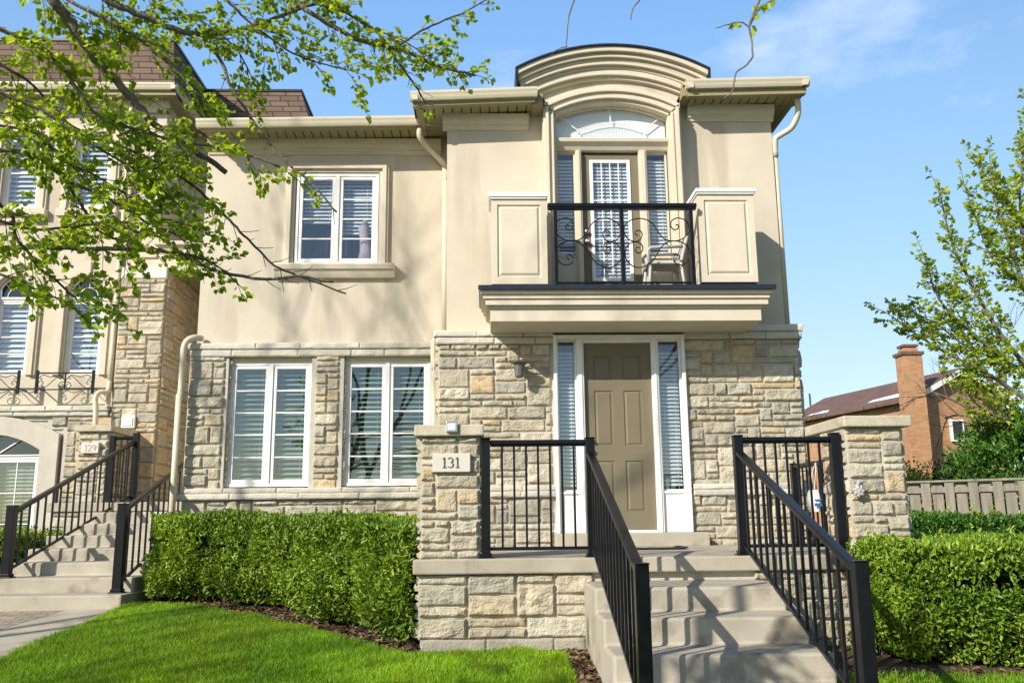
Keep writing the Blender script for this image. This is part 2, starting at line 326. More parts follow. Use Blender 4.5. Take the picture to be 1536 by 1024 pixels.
def grooved(mb,x0,x1,z0,z1,y,w=.02,d=.014,raise_=.004,mat=0):   # recessed moulding round a raised field, facing -Y
    def ring(a0,a1,c0,c1,ya,b0,b1,d0,d1,yb):
        A=[(a0,ya,c0),(a1,ya,c0),(a1,ya,c1),(a0,ya,c1)];B=[(b0,yb,d0),(b1,yb,d0),(b1,yb,d1),(b0,yb,d1)]
        for i in range(4):j=(i+1)%4;mb.quad(A[i],A[j],B[j],B[i],mat)
    ring(x0,x1,z0,z1,y,x0+w*.4,x1-w*.4,z0+w*.4,z1-w*.4,y+d)
    ring(x0+w*.4,x1-w*.4,z0+w*.4,z1-w*.4,y+d,x0+w,x1-w,z0+w,z1-w,y+d)
    ring(x0+w,x1-w,z0+w,z1-w,y+d,x0+2.2*w,x1-2.2*w,z0+2.2*w,z1-2.2*w,y-raise_)
    mb.quad((x0+2.2*w,y-raise_,z0+2.2*w),(x1-2.2*w,y-raise_,z0+2.2*w),(x1-2.2*w,y-raise_,z1-2.2*w),(x0+2.2*w,y-raise_,z1-2.2*w),mat)
# ============================================================ MAIN HOUSE
H=thing('townhouse','cream stucco and stone end townhouse with an arched balcony bay above its taupe front door','house',(0,11.5,-1))
YL=12.25;YR=11.5
# stucco walls
b=MB()
def swall(x0,x1,z0,z1,y,holes,dep=.12):
    sheet(b,(x0,y,z0),EX,EZ,FN,x1-x0,z1-z0,[(a-x0,c-x0,e-z0,f-z0) for a,c,e,f in holes],dep)
swall(-3.98,-.5,2.3,5.48,YL,[(-2.70,-1.50,3.56,4.94)])
swall(-.5,4.0,2.3,5.66,YR,[(.985,2.50,2.84,5.2)],.1)
b.quad((-.5,YR,2.3),(-.5,YR,5.62),(-.5,YL,5.62),(-.5,YL,2.3))
b.quad((4.0,YR,2.3),(4.0,22,2.3),(4.0,22,5.62),(4.0,YR,5.62))
b.quad((-3.98,YL,-1.0),(-3.98,YL,5.42),(-3.98,22,5.42),(-3.98,22,-1.0))
b.quad((-3.98,22,-1),(4,22,-1),(4,22,5.6),(-3.98,22,5.6))
b.build('stucco_wall',M['stucco'],H)
# stone wall, lower storey
b=MB();SM=[M['mortar'],M['stone']]
hL=[(-3.50,-2.37,.47,2.19),(-1.93,-.745,.47,2.21)]
wallstone(b,-4.03,-.6,-1.0,.31,12.14,(),seed=3,u=.085)
wallstone(b,-4.03,-.6,.40,2.25,12.17,[(a,c,.3,2.5) for a,c,e,f in hL],seed=8,u=.082)
for x,f in((-3.50,1),(-1.93,1)):sidestone(b,x+.0,12.18,12.32,.47,2.2,1,seed=21+int(x),u=.07,res=.03)
hR=[(.90,2.61,-.4,2.36)]
wallstone(b,-.60,.94,-.45,2.25,11.42,[(.92,2.61,-.4,2.5)],seed=5,u=.082)
wallstone(b,2.57,4.12,-1.0,2.30,11.42,[],seed=6,u=.083)
sidestone(b,-.60,11.43,12.17,-1,2.25,-1,seed=4,u=.09,res=.05)
sidestone(b,4.12,11.43,22,-1.2,2.3,1,seed=4,u=.13,res=.09,wmax=8)
b.build('stone_wall',SM,H,smooth=False)
# band courses
b=MB();course(b,-4.06,-.57,2.335,2.42,12.11,12.25,2);course(b,-4.03,-.57,2.235,2.332,12.13,12.25,3)
b.build('band_course',M['limemul'],H);b=MB()
course(b,-.66,.9,2.34,2.425,11.35,11.5,4);course(b,-.63,.95,2.245,2.337,11.37,11.5,5)
b.build('band_course',M['limemul'],H);b=MB()
course(b,2.6,4.19,2.40,2.49,11.35,11.5,6);course(b,2.6,4.17,2.30,2.397,11.37,11.5,7)
b.box(4.13,4.19,11.5,21.9,2.3,2.48,0,(.6,.56,.48))
b.build('band_course',M['limemul'],H)
b=MB();course(b,-4.03,-.57,.385,.455,12.07,12.3,8);course(b,-4.05,-.57,.305,.382,12.05,12.2,9)
b.build('sill_course',M['limemul'],H);b=MB()
course(b,.06,.9,.36,.43,11.36,11.5,10,.3,.5);course(b,.06,.9,.285,.357,11.345,11.5,11,.3,.5)
b.build('sill_course',M['limemul'],H);b=MB()
course(b,2.63,4.17,.36,.43,11.36,11.5,12);course(b,2.63,4.17,.285,.357,11.345,11.5,13)
b.build('sill_course',M['limemul'],H)
# ground-floor windows
b=MB()
for a,c in((-3.50,-2.37),(-1.93,-.745)):
    b.box(a+.01,c-.01,12.235,12.32,2.17,2.235)
b.build('window_head',M['trim'],H)
window(H,-3.50,-2.37,.475,2.175,12.24,rows=5,tilt=.5,sp=.068)
window(H,-1.93,-.745,.475,2.195,12.24,rows=5,tilt=.5,sp=.068)
room(H,-3.55,-2.3,.4,2.25,12.34,.35);room(H,-1.98,-.7,.4,2.25,12.34,.35)
# upper window with surround
w=window(H,-2.69,-1.51,3.565,4.935,12.24,rows=4,glass='glassb',blind=None)
blindmesh(-2.6,-2.13,4.2,4.88,12.40,.055,.055,.9).build('blind',M['blind'],w)
blindmesh(-2.06,-1.6,4.05,4.88,12.40,.055,.055,.9).build('blind',M['blind'],w)
c=MB()
xs=np.linspace(-2.62,-1.56,54)
for i in range(53):
    c.quad((xs[i],12.5+.02*math.sin(i*1.3),3.6),(xs[i+1],12.5+.02*math.sin((i+1)*1.3),3.6),(xs[i+1],12.5+.02*math.sin((i+1)*1.3),4.9),(xs[i],12.5+.02*math.sin(i*1.3),4.9))
c.build('curtain',M['room'],w,smooth=True)
c=MB();c.tube([(-1.72,12.38,3.64),(-1.70,12.38,3.8),(-1.72,12.38,4.0),(-1.74,12.38,4.15),(-1.72,12.38,4.27)],[.10,.085,.07,.075,.02],8);c.build('pink_shape',M['pink'],w,smooth=True)  # upright dull pink shape behind the right-hand sash
room(H,-2.72,-1.49,3.5,5.0,12.34,.5)
b=MB()
for (o,yy) in ((.125,12.20),(.085,12.175),(.045,12.205)):
    a0,a1,c1=-2.70-o,-1.50+o,4.94+o
for o0,o1,yf in((.0,.045,12.215),(.045,.105,12.17),(.105,.135,12.195)):
    b.box(-2.70-o1,-2.70-o0,yf,12.26,3.55,4.94+o1);b.box(-1.50+o0,-1.50+o1,yf,12.26,3.55,4.94+o1);b.box(-2.70-o0,-1.50+o0,yf,12.26,4.94+o0,4.94+o1)
b.build('window_surround',M['trim'],H,bevel=.006)
b=MB();b.prismx([(12.26,3.36),(12.18,3.36),(12.155,3.40),(12.13,3.45),(12.10,3.47),(12.08,3.53),(12.09,3.55),(12.26,3.56)],-2.94,-1.26,0);b.build('window_sill',M['trim'],H,bevel=.004)
# cornices under the soffits
def cornice(p,x0,x1,y,z,k=.17,name='cornice',side=None):
    b=MB();prof=[(y+.02,z-k),(y-.02,z-k),(y-.03,z-k+.03),(y-.05,z-k+.045),(y-.05,z-k+.07),(y-.085,z-k+.09),(y-.10,z-k+.12),(y-.12,z-.01),(y-.12,z+.002),(y+.02,z+.002)]
    b.prismx(prof,x0,x1,0);return b.build(name,M['trim'],p)
cornice(H,-3.97,-.62,YL,5.425,.21);cornice(H,-.56,.62,YR,5.46,.20);cornice(H,2.82,4.03,YR,5.61,.21)
# eaves: soffit panels, fascia and gutter
def gutter_prof(y,z,h=.12,d=.10):   # outline (y,z), front to the left
    return [(y+d,z-h),(y+.035,z-h),(y+.02,z-h+.03),(y+.012,z-h+.06),(y,z-.03),(y,z),(y+.018,z),(y+.022,z-.025),(y+d,z-.03)]
def eave(p,x0,x1,yf,yw,z,zs,left=None,right=None,tilt=0,name='eave'):
    # x0..x1 outer ends; z gutter top; zs soffit height; left/right give a return along Y to that depth
    n=1;b=MB()
    fa=.06
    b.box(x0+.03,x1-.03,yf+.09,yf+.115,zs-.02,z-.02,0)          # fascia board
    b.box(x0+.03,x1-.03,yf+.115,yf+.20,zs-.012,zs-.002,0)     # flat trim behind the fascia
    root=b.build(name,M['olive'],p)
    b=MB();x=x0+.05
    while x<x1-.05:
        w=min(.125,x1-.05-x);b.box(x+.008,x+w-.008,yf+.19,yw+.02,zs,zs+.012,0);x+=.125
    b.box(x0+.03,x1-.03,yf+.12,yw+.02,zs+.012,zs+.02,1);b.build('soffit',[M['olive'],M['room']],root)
    g=MB();g.prismx(gutter_prof(yf,z),x0,x1,0)
    if left is not None:
        g.prismy([(x0+.10-(yy-yf)+0,zz) if False else (x0-.0+ (yy-yf),zz) for yy,zz in gutter_prof(yf,z)],yf+.004,left,0)
    if right is not None:
        g.prismy([(x1-(yy-yf),zz) for yy,zz in gutter_prof(yf,z)][::-1],yf+.004,right,0)
    g.build('gutter',M['gutter'],root)
    f=MB()
    if left is not None:f.box(x0+.09,x0+.115,yf+.1,left,zs-.02,z-.03);f.box(x0+.115,x0+.16,yf+.19,left,zs-.02,zs+.01)
    if right is not None:f.box(x1-.115,x1-.09,yf+.1,right,zs-.02,z-.03);f.box(x1-.16,x1-.115,yf+.19,right,zs-.02,zs+.01)
    if f.v:f.build('return_fascia',M['olive'],root)
    if tilt:
        for o in [root]+list(root.children):
            for v in o.data.vertices:v.co.z+=tilt*(v.co.x-(x0+x1)/2)
    return root
e1=eave(H,-3.99,-.75,11.66,12.25,5.535,5.425,tilt=.018)
e2=eave(H,-.97,.72,10.98,11.5,5.62,5.465,left=12.0,tilt=.045)
e3=eave(H,2.72,4.40,10.98,11.5,5.80,5.615,left=11.5,right=16,tilt=.03)
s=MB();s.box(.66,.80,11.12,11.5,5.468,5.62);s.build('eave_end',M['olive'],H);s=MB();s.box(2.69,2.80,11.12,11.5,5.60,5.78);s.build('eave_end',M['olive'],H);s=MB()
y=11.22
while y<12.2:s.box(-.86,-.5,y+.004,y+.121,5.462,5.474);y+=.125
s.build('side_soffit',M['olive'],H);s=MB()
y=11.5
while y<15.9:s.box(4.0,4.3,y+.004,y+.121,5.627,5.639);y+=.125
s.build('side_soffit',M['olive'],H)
# roof
b=MB()
b.add([(-3.95,11.75,5.44),(-.5,11.75,5.5),(-.5,18,6.6),(-3.95,18,6.6)],[(0,1,2,3)])
b.add([(-.9,11.05,5.55),(.75,11.05,5.6),(.75,17,6.8),(.2,17,6.8),(-.9,12.4,5.55)],[(0,1,2,3,4)])
b.add([(2.7,11.05,5.72),(4.33,11.05,5.74),(3.0,17,6.8),(2.7,17,6.8)],[(0,1,2,3)]);b.add([(4.33,11.05,5.74),(4.33,22,5.74),(3.0,17,6.8)],[(0,1,2)])
b.add([(.2,17,6.8),(3.0,17,6.8),(4.33,22,5.74),(-3.95,22,5.6),(-3.95,18,6.6)],[(0,1,2,3,4)])
b.build('roof',M['shingled'],H)
# ---- arched bay: wall, cornice rings, trim
CX=1.745
def arcpts(r,cz,hw,n=28):
    a=math.asin(min(1,hw/r));return [(CX+r*math.sin(-a+2*a*i/n),cz+r*math.cos(-a+2*a*i/n)) for i in range(n+1)]
def arcband(mb,ro,ri,cz,hw,y0,y1,hwi=None,cz2=None,mat=0,n=28):
    A=arcpts(ro,cz,hw,n);B=arcpts(ri,cz if cz2 is None else cz2,hwi or hw,n)
    for i in range(n):
        (xa,za),(xb,zb)=A[i],A[i+1];(xc,zc),(xd,zd)=B[i],B[i+1]
        mb.add([(xa,y0,za),(xb,y0,zb),(xd,y0,zd),(xc,y0,zc),(xa,y1,za),(xb,y1,zb),(xd,y1,zd),(xc,y1,zc)],[(0,3,2,1),(4,5,6,7),(0,1,5,4),(3,7,6,2)]+([(0,4,7,3)] if i==0 else [])+([(1,2,6,5)] if i==n-1 else []),mat)
b=MB()   # bay face above the opening: between opening arc and cornice arc
A=arcpts(2.252,3.653,.945);Bp=arcpts(1.69,3.88,.80)
TOP=[(CX-.945,5.30)]+A+[(CX+.945,5.30)]
pro=[(CX-.945,2.84)]+TOP[1:-1]+[(CX+.945,2.84),(CX+.76,2.84)]+Bp[::-1]+[(CX-.76,2.84)]
# build as strips for clean shading
for i in range(28):
    (xa,za),(xb,zb)=A[i],A[i+1];(xc,zc),(xd,zd)=Bp[i],Bp[i+1]
    b.quad((xc,11.30,zc),(xd,11.30,zd),(xb,11.30,zb),(xa,11.30,za));b.quad((xc,11.30,zc),(xc,11.46,zc),(xd,11.46,zd),(xd,11.30,zd))
for s in(-1,1):
    xi=CX+s*.80;xo=CX+s*.945;zt=Bp[0][1];za=A[0][1]
    x0,x1=(xo,xi) if s<0 else (xi,xo)
    b.box(x0,x1,11.30,11.56,2.84,zt)
    b.quad((xo,11.30,zt),(xo,11.6,zt),(xo,11.6,za),(xo,11.30,za)) if s<0 else b.quad((xo,11.30,za),(xo,11.6,za),(xo,11.6,zt),(xo,11.30,zt))
b.build('bay_wall',M['stucco'],H)
b=MB()
for ro,ri,y0,hw in((2.617,2.552,11.02,1.31),(2.552,2.517,11.085,1.305),(2.517,2.487,11.07,1.30),(2.487,2.447,11.12,1.28),(2.447,2.407,11.122,1.27),(2.407,2.367,11.175,1.20),(2.367,2.29,11.19,1.17),(2.29,2.247,11.24,1.04)):
    arcband(b,ro,ri,3.653,hw*.985,y0,11.485,hwi=hw*(.98))
b.build('arched_cornice',M['trim'],H,bevel=.006)
b=MB();arcband(b,2.642,2.619,3.653,1.315,10.99,14.5);
for s in(-1,1):b.box(CX+s*1.29,CX+s*1.315,11.0,14.4,5.60 if s<0 else 5.76,5.94)
b.build('roof_flashing',M['navy'],H)
b=MB();arcband(b,2.61,1.9,3.653,1.28,11.57,14.4,hwi=1.2);b.build('barrel_roof',M['stucco'],H)
# trim round the bay opening
b=MB()
for ro,ri,y0,hw in((1.915,1.865,11.25,.935),(1.865,1.825,11.195,.905),(1.825,1.775,11.235,.865),(1.775,1.735,11.215,.83),(1.735,1.69,11.27,.80)):
    hi={1.915:.905,1.865:.865,1.825:.83,1.775:.80,1.735:.765}[ro]
    arcband(b,ro,ri,3.88,hw,y0,11.42,hwi=hi)
    zt=3.88+math.sqrt(ro*ro-hw*hw)
    for s in(-1,1):
        x0,x1=sorted((CX+s*hw,CX+s*hi));b.box(x0,x1,y0+.0015,11.42,2.84,3.88+math.sqrt(ri*ri-hi*hi)-.004)
b.build('bay_trim',M['trim'],H,bevel=.004)
# transom window
g=MB();B2=arcpts(1.69,3.88,.79,20)
for i in range(20):
    (xa,za),(xb,zb)=B2[i],B2[i+1];g.quad((xa,11.43,5.06),(xb,11.43,5.06),(xb,11.43,zb),(xa,11.43,za))
t=MB();arcband(t,1.70,1.675,3.88,.79,11.39,11.45,n=20);t.box(CX-.78,CX+.78,11.39,11.45,5.055,5.085)
tw=t.build('transom_window',M['trim'],H);g.build('pane',M['glassb'],tw)
m=MB()
arc=[(CX-.46+.92*i/16,11.415,5.235+.11*math.sin(math.pi*i/16)) for i in range(17)]
m.tube(arc,.008,6);m.tube([(CX,11.415,5.345),(CX,11.415,5.56)],.008,6)
for s in(-1,1):m.tube([(CX+s*.46,11.415,5.07),(CX+s*.46,11.415,5.235),(CX+s*.69,11.415,5.42)],.008,6)
m.build('leading',M['white'],tw)
m=MB()
for i in range(40):
    x=CX-.42+.84*i/39;zz=5.235+.11*math.sin(math.pi*(x-CX+.46)/.92)
    m.tube([(x-.01*(i-20)/20,11.44,5.09+.03),(x,11.44,zz-.015)],.0025,4)
m.build('fan_fold_shade',M['blind'],tw)
room(tw,CX-.8,CX+.8,5.03,5.6,11.47,.45)
bk=MB()
bk.box(CX-.76,CX+.76,11.475,11.483,5.07,5.56);bk.build('pleated_shade',M['blind'],tw)
# transom beam, mullions, door, sidelights of the balcony
b=MB();b.prismx([(11.52,4.92),(11.40,4.92),(11.385,4.93),(11.36,4.97),(11.30,5.02),(11.29,5.06),(11.30,5.072),(11.52,5.072)],CX-.765,CX+.765)
for x0,x1 in((1.245,1.322),(2.108,2.21)):b.box(x0,x1,11.37,11.5,2.84,4.92);b.box(x0+.02,x1-.02,11.355,11.375,2.84,4.918)
b.box(.98,1.245,11.42,11.5,2.84,3.42);b.box(2.21,2.51,11.42,11.5,2.84,3.42);b.box(2.2,2.5,11.39,11.43,3.40,3.43)
b.build('balcony_door_frame',M['trim'],H,bevel=.005)
d=MB();sheet(d,(1.322,11.45,2.86),EX,EZ,FN,.786,2.03,[(.125,.665,.25,1.945)],.05);door=d.build('balcony_door',M['door'],H)
w1=MB();framebox(w1,1.44,1.995,3.10,4.81,11.435,11.46,.045);w1.build('lite_frame',M['white'],door,bevel=.004)
g=MB();g.box(1.48,1.955,11.452,11.454,3.14,4.77);g.build('pane',M['glassb'],door)
m=MB()
for k in(1,2,3):x=1.485+.465*k/4;m.box(x-.006,x+.006,11.441,11.451,3.14,4.77)
for k in range(1,6):z=3.14+1.63*k/6;m.box(1.48,1.955,11.4405,11.4505,z-.006,z+.006)
m.build('glazing_bar',M['white'],door)
blindmesh(1.45,1.98,3.1,4.8,11.50,.05,.05,1.0).build('blind',M['blind'],door)
m=MB();m.tube([(1.375,11.39,3.78),(1.375,11.45,3.78)],.028,10);m.tube([(1.375,11.37,3.64),(1.375,11.45,3.64)],.03,10);m.tube([(1.375,11.37,3.64),(1.43,11.37,3.63)],.01,8);m.build('handle',M['steel'],door,smooth=True)
for x0,x1 in((.985,1.245),(2.21,2.50)):
    f=MB();framebox(f,x0,x1,3.43,4.92,11.44,11.5,.022);s=f.build('sidelight',M['trim'],H)
    g=MB();g.box(x0+.02,x1-.02,11.46,11.462,3.45,4.9);g.build('pane',M['glassb'],s)
    blindmesh(x0+.02,x1-.02,3.44,4.85,11.53,.05,.05,1.0).build('blind',M['blind'],s)
room(H,.99,2.5,2.9,4.92,11.56,.5)
# ---- balcony
b=MB()
for x0,x1,yf,z0,z1 in((-.045,3.545,10.54,2.705,2.757),(-.015,3.515,10.575,2.65,2.705),(.015,3.50,10.60,2.575,2.65),(.055,3.45,10.65,2.54,2.575),(.075,3.425,10.67,2.385,2.54)):
    b.box(x0,x1,yf,11.5,z0,z1-.001)
sl=b.build('balcony',M['trim'],H,bevel=.006)
b=MB();b.box(-.067,3.569,10.505,11.5,2.757,2.805);b.box(-.075,3.577,10.495,10.53,2.745,2.80);b.build('deck_flashing',M['navy'],sl,bevel=.004)
def bpier(x0,x1,z0,z1,cz,cx0,cx1):
    b=MB();yf=10.64
    sheet(b,(x0,yf,z0),EX,EZ,FN,x1-x0,z1-z0,[(.075,x1-x0-.075,.09,z1-z0-.07)])
    grooved(b,x0+.075,x1-.075,z0+.09,z1-.07,yf,.022,.02,.0)
    b.quad((x0,yf,z0),(x0,11.12,z0),(x0,11.12,z1),(x0,yf,z1));b.quad((x1,yf,z0),(x1,yf,z1),(x1,11.12,z1),(x1,11.12,z0))
    b.quad((x0,11.12,z0),(x1,11.12,z0),(x1,11.12,z1),(x0,11.12,z1));b.quad((x0,yf,z0),(x0,11.12,z0),(x1,11.12,z0),(x1,yf,z0));b.quad((x0,yf,z1),(x1,yf,z1),(x1,11.12,z1),(x0,11.12,z1))
    r=b.build('balcony_pier',M['trim'],sl)
    return r
for a in((.09,.785,2.85,3.945,4.03,.06,.80),(2.70,3.405,2.87,4.01,4.085,2.67,3.44)):
    bpier(*a);x0,x1,z0,z1,cz,cx0,cx1=a
    c=MB();c.box(cx0,cx1,10.60,11.16,z1+.025,cz);c.box(cx0+.015,cx1-.015,10.615,11.14,z1,z1+.025);c.build('pier_cap',M['white'],sl,bevel=.006)
    c=MB();c.box(x0+.03,x1-.03,10.68,11.1,2.805,z0);c.build('pier_foot',M['navy'],sl)
C1=[(1.917,3.455),(1.89,3.468),(1.881,3.49),(1.901,3.516),(1.932,3.521),(1.962,3.498),(1.967,3.455),(1.94,3.403),(1.895,3.377),(1.833,3.386),(1.778,3.423),(1.747,3.488),(1.746,3.553),(1.779,3.618),(1.856,3.662),(1.95,3.677),(2.044,3.654),(2.11,3.598),(2.163,3.513),(2.216,3.435),(2.295,3.39),(2.395,3.386),(2.485,3.422),(2.544,3.487),(2.555,3.565),(2.533,3.637),(2.472,3.675),(2.403,3.681),(2.345,3.644),(2.329,3.585),(2.352,3.542),(2.389,3.529),(2.426,3.555),(2.42,3.592),(2.393,3.594)]
C2=[(1.93,3.296),(1.892,3.3),(1.876,3.267),(1.896,3.233),(1.933,3.231),(1.969,3.274),(1.956,3.338),(1.895,3.371),(1.82,3.358),(1.768,3.306),(1.747,3.229),(1.762,3.139),(1.834,3.062),(1.92,3.042),(2.008,3.068),(2.085,3.126),(2.138,3.209),(2.191,3.293),(2.257,3.357),(2.326,3.382),(2.408,3.381),(2.481,3.355),(2.541,3.286),(2.551,3.189),(2.513,3.112),(2.443,3.074),(2.375,3.093),(2.341,3.151),(2.368,3.2),(2.414,3.2),(2.425,3.166),(2.394,3.146)]
def smooth(p,n=4):
    out=[]
    for i in range(len(p)-1):
        p0=p[max(i-1,0)];p1=p[i];p2=p[i+1];p3=p[min(i+2,len(p)-1)]
        for k in range(n):
            t=k/n;out.append(tuple(.5*((2*b_)+(-a+c)*t+(2*a-5*b_+4*c-d_)*t*t+(-a+3*b_-3*c+d_)*t**3) for a,b_,c,d_ in zip(p0,p1,p2,p3)))
    return out+[p[-1]]
b=MB();b.box(.795,2.655,10.555,10.625,3.79,3.815);b.box(.79,2.66,10.545,10.635,3.815,3.865)
for x in(.885,1.715,2.585):b.box(x-.026,x+.026,10.565,10.615,2.80,3.79)
b.box(.86,2.61,10.575,10.605,2.835,2.86)
br=b.build('balcony_railing',M['black'],sl,bevel=.005)
for c in(C1,C2):
    for s in(1,-1):
        q=[(x if s>0 else 3.445-x,10.59,z) for x,z in smooth(c)]
        b=MB();b.tube(q,.0075,6)
        b.build('balcony_scroll',M['black'],sl,smooth=True)
# ---- front door
b=MB()
for x0,x1,yf in((.89,.935,11.33),(2.555,2.602,11.33)):b.box(x0,x1,yf,11.5,-.165,2.355)
b.box(.935,2.555,11.332,11.5,2.30,2.353)
for x0,x1 in((1.19,1.283),(2.163,2.25)):b.box(x0,x1,11.36,11.5,-.165,2.30);b.box(x0+.025,x1-.025,11.345,11.362,-.165,2.299)
b.box(1.283,2.163,11.37,11.5,2.255,2.30);b.box(.935,1.19,11.40,11.5,-.165,.33);b.box(2.25,2.555,11.40,11.5,-.165,.33)
b.box(.935,1.19,11.38,11.41,.315,.345);b.box(2.25,2.555,11.38,11.41,.315,.345)
df=b.build('door_frame',M['white'],H,bevel=.005)
d=MB();x0,z0,w_,h_=1.285,-.13,.876,2.383
cols=((.13,.365),(.51,.745));rows_=((.22,.86),(1.05,1.76),(1.90,2.22))
hs=[(a,c,e,f) for a,c in cols for e,f in rows_]
sheet(d,(x0,11.42,z0),EX,EZ,FN,w_,h_,hs)
for a,c,e,f in hs:grooved(d,x0+a,x0+c,z0+e,z0+f,11.42,.018,.012,-.002)
door=d.build('front_door',M['door'],H);door['label']='taupe six-panel front door'
m=MB();m.tube([(1.36,11.37,.86),(1.36,11.42,.86)],.028,12);m.tube([(1.36,11.36,1.0),(1.36,11.42,1.0)],.02,12);m.build('handle',M['black'],door,smooth=True)
m=MB();m.box(1.285,2.161,11.37,11.44,-.165,-.135);m.build('door_sill',M['white'],door)
for x0,x1 in((.935,1.19),(2.25,2.555)):
    f=MB();framebox(f,x0,x1,.345,2.30,11.42,11.47,.022);s=f.build('sidelight',M['white'],H,bevel=.003)
    g=MB();g.box(x0+.02,x1-.02,11.45,11.452,.36,2.28);g.build('pane',M['glassb'],s)
    blindmesh(x0+.03,x1-.03,.37,2.16,11.50,.05,.052,.75).build('blind',M['blind'],s)
    bb=MB()
room(H,.93,1.2,.3,2.3,11.53,.3);room(H,2.24,2.56,.3,2.3,11.53,.3)
b=MB();b.box(.86,2.74,11.08,11.5,-.33,-.165);b.build('door_step',M['concrete'],H,bevel=.012)
# ---- downspouts
def spout(p,pts,name='downspout',w=.075,d=.055,m='gutter'):
    b=MB();pts=[Vector(q) for q in pts]
    sm=[tuple(q) for q in pts];b.tube(smooth(sm,3) if len(sm)>3 else sm,[w*.58]*( (len(sm)-1)*3+1 if len(sm)>3 else len(sm)),8)
    # flatten towards the wall
    o=b.build(name,M[m],p,smooth=True);return o
spout(H,[(-.90,11.78,5.42),(-.90,11.78,5.36),(-.88,11.82,5.28),(-.72,12.02,5.16),(-.60,12.16,5.08),(-.56,12.19,5.0),(-.555,12.19,4.8)])
spout(H,[(-.555,12.19,5.02),(-.555,12.19,3.6),(-.555,12.19,2.46)])
spout(H,[(-.56,12.19,2.6),(-.56,12.17,2.50),(-.64,12.05,2.47),(-.69,11.99,2.40),(-.695,11.98,2.25),(-.69,11.98,2.0)])
spout(H,[(-.69,11.98,2.15),(-.68,11.98,1.0),(-.68,11.98,-.9)])
spout(H,[(-3.90,12.19,2.50),(-3.95,12.08,2.49),(-4.03,12.02,2.44),(-4.07,12.0,2.33),(-4.07,12.0,2.1),(-4.08,12.02,1.75),(-4.09,12.0,1.6)])
spout(H,[(-4.09,12.0,1.7),(-4.09,12.0,.6),(-4.09,12.0,-.85)])
spout(H,[(4.30,11.25,5.70),(4.32,11.28,5.55),(4.32,11.32,5.42),(4.25,11.40,5.27),(4.12,11.48,5.20),(4.05,11.52,5.14),(4.045,11.54,4.9)])
spout(H,[(4.045,11.56,5.0),(4.045,11.56,3.9),(4.045,11.56,2.5)])
# ---- wall lamp
L=thing('wall_lamp','dark metal downlight lantern fixed to the stone left of the front door','lamp',(.46,11.38,1.9))
b=MB();b.tube([(.46,11.36,1.97),(.46,11.30,1.97),(.44,11.22,1.975)],.012,8);b.box(.41,.51,11.355,11.385,1.88,2.04);b.build('bracket',M['copper'],L,bevel=.004)
b=MB();b.tube([(.44,11.20,1.99),(.44,11.20,1.965),(.44,11.20,1.955)],[.04,.115,.11],14);b.build('shade',M['copper'],L)
b=MB();b.tube([(.44,11.20,1.955),(.44,11.20,1.79),(.44,11.20,1.77)],[.066,.056,.035],10);b.build('body',M['copper'],L)
# ============================================================ GROUND
def G(x,y):
    x=np.asarray(x,float);y=np.asarray(y,float)
    z=np.where(y>8,-1.085+.066*np.minimum(y-8,4.5),-1.085+.10*np.maximum(y-8,-5))
    z=z-.03*np.clip(x-3,0,3)*np.clip((9-y)/2,0,1)
    return z+.0
def gz(x,y):return float(G(x,y))
def patch(name,poly_x,poly_y,m,dz,label=None,kind='structure',n=None,inside=None):
    pass
xs=np.concatenate([[-400,-150,-60,-30,-18],np.arange(-12,12.1,.5),[16,25,45,80,160,400]]);ys=np.concatenate([[-200,-60,-30,-14],np.arange(-8,20.1,.5),[26,40,80,160,400]])
gx,gy=np.meshgrid(xs,ys,indexing='ij');V=np.stack([gx,gy,G(gx,gy)-.035],-1).reshape(-1,3);ny=len(ys)
F=[(i*ny+j,(i+1)*ny+j,(i+1)*ny+j+1,i*ny+j+1) for i in range(len(xs)-1) for j in range(ny-1)]
tag(npmesh('ground',V,F,M['turf']),kind='structure')
def area(name,edge,m,dz,kind='structure',step=.12):
    # surface following the terrain between two edges: edge(y)->(x0,x1)
    y0,y1,fn=edge;n=int((y1-y0)/step)+1;V=[];F=[];k=14
    for i in range(n+1):
        y=y0+(y1-y0)*i/n;a,b_=fn(y)
        for j in range(k+1):
            x=a+(b_-a)*j/k;V.append((x,y,gz(x,y)+dz))
    for i in range(n):
        for j in range(k):F.append((i*(k+1)+j,i*(k+1)+j+1,(i+1)*(k+1)+j+1,(i+1)*(k+1)+j))
    return tag(npmesh(name,V,F,m),kind=kind)
BED=[(-3.98,10.62),(-3.3,10.45),(-2.7,10.05),(-2.2,9.55),(-1.75,9.05),(-1.3,8.52),(-.95,8.05),(-.62,7.72),(-.3,7.80),(.35,7.92),(.72,7.72),(.83,7.0),(.86,6.0)]
def bedy(x):return float(np.interp(x,[p[0] for p in BED],[p[1] for p in BED]))
# mulch bed in front of the house
V=[];F=[];xs=np.linspace(-4.0,-.56,40)
for i,x in enumerate(xs):
    for j in range(11):
        y0=bedy(x)-.03;y=y0+(12.1-y0)*j/10;V.append((x,y,gz(x,y)-.012+.02*float(vnoise(x,y,5))))
for i in range(39):
    for j in range(10):F.append((i*11+j,(i+1)*11+j,(i+1)*11+j+1,i*11+j+1))
tag(npmesh('planting_bed',V,F,M['soil']),kind='structure')
V=[];F=[];xs=np.linspace(-.56,.86,20)
for i,x in enumerate(xs):
    for j in range(5):
        y0=bedy(x)-.05;y1=8.06 if x<.7 else 8.06;y=y0+(y1-y0)*j/4;V.append((x,y,gz(x,y)-.01))
for i in range(19):
    for j in range(4):F.append((i*5+j,(i+1)*5+j,(i+1)*5+j+1,i*5+j+1))
tag(npmesh('soil_strip',V,F,M['soil']),kind='structure')
area('soil_strip',(4.5,7.75,lambda y:(.66,.87)),M['soil'],-.008)
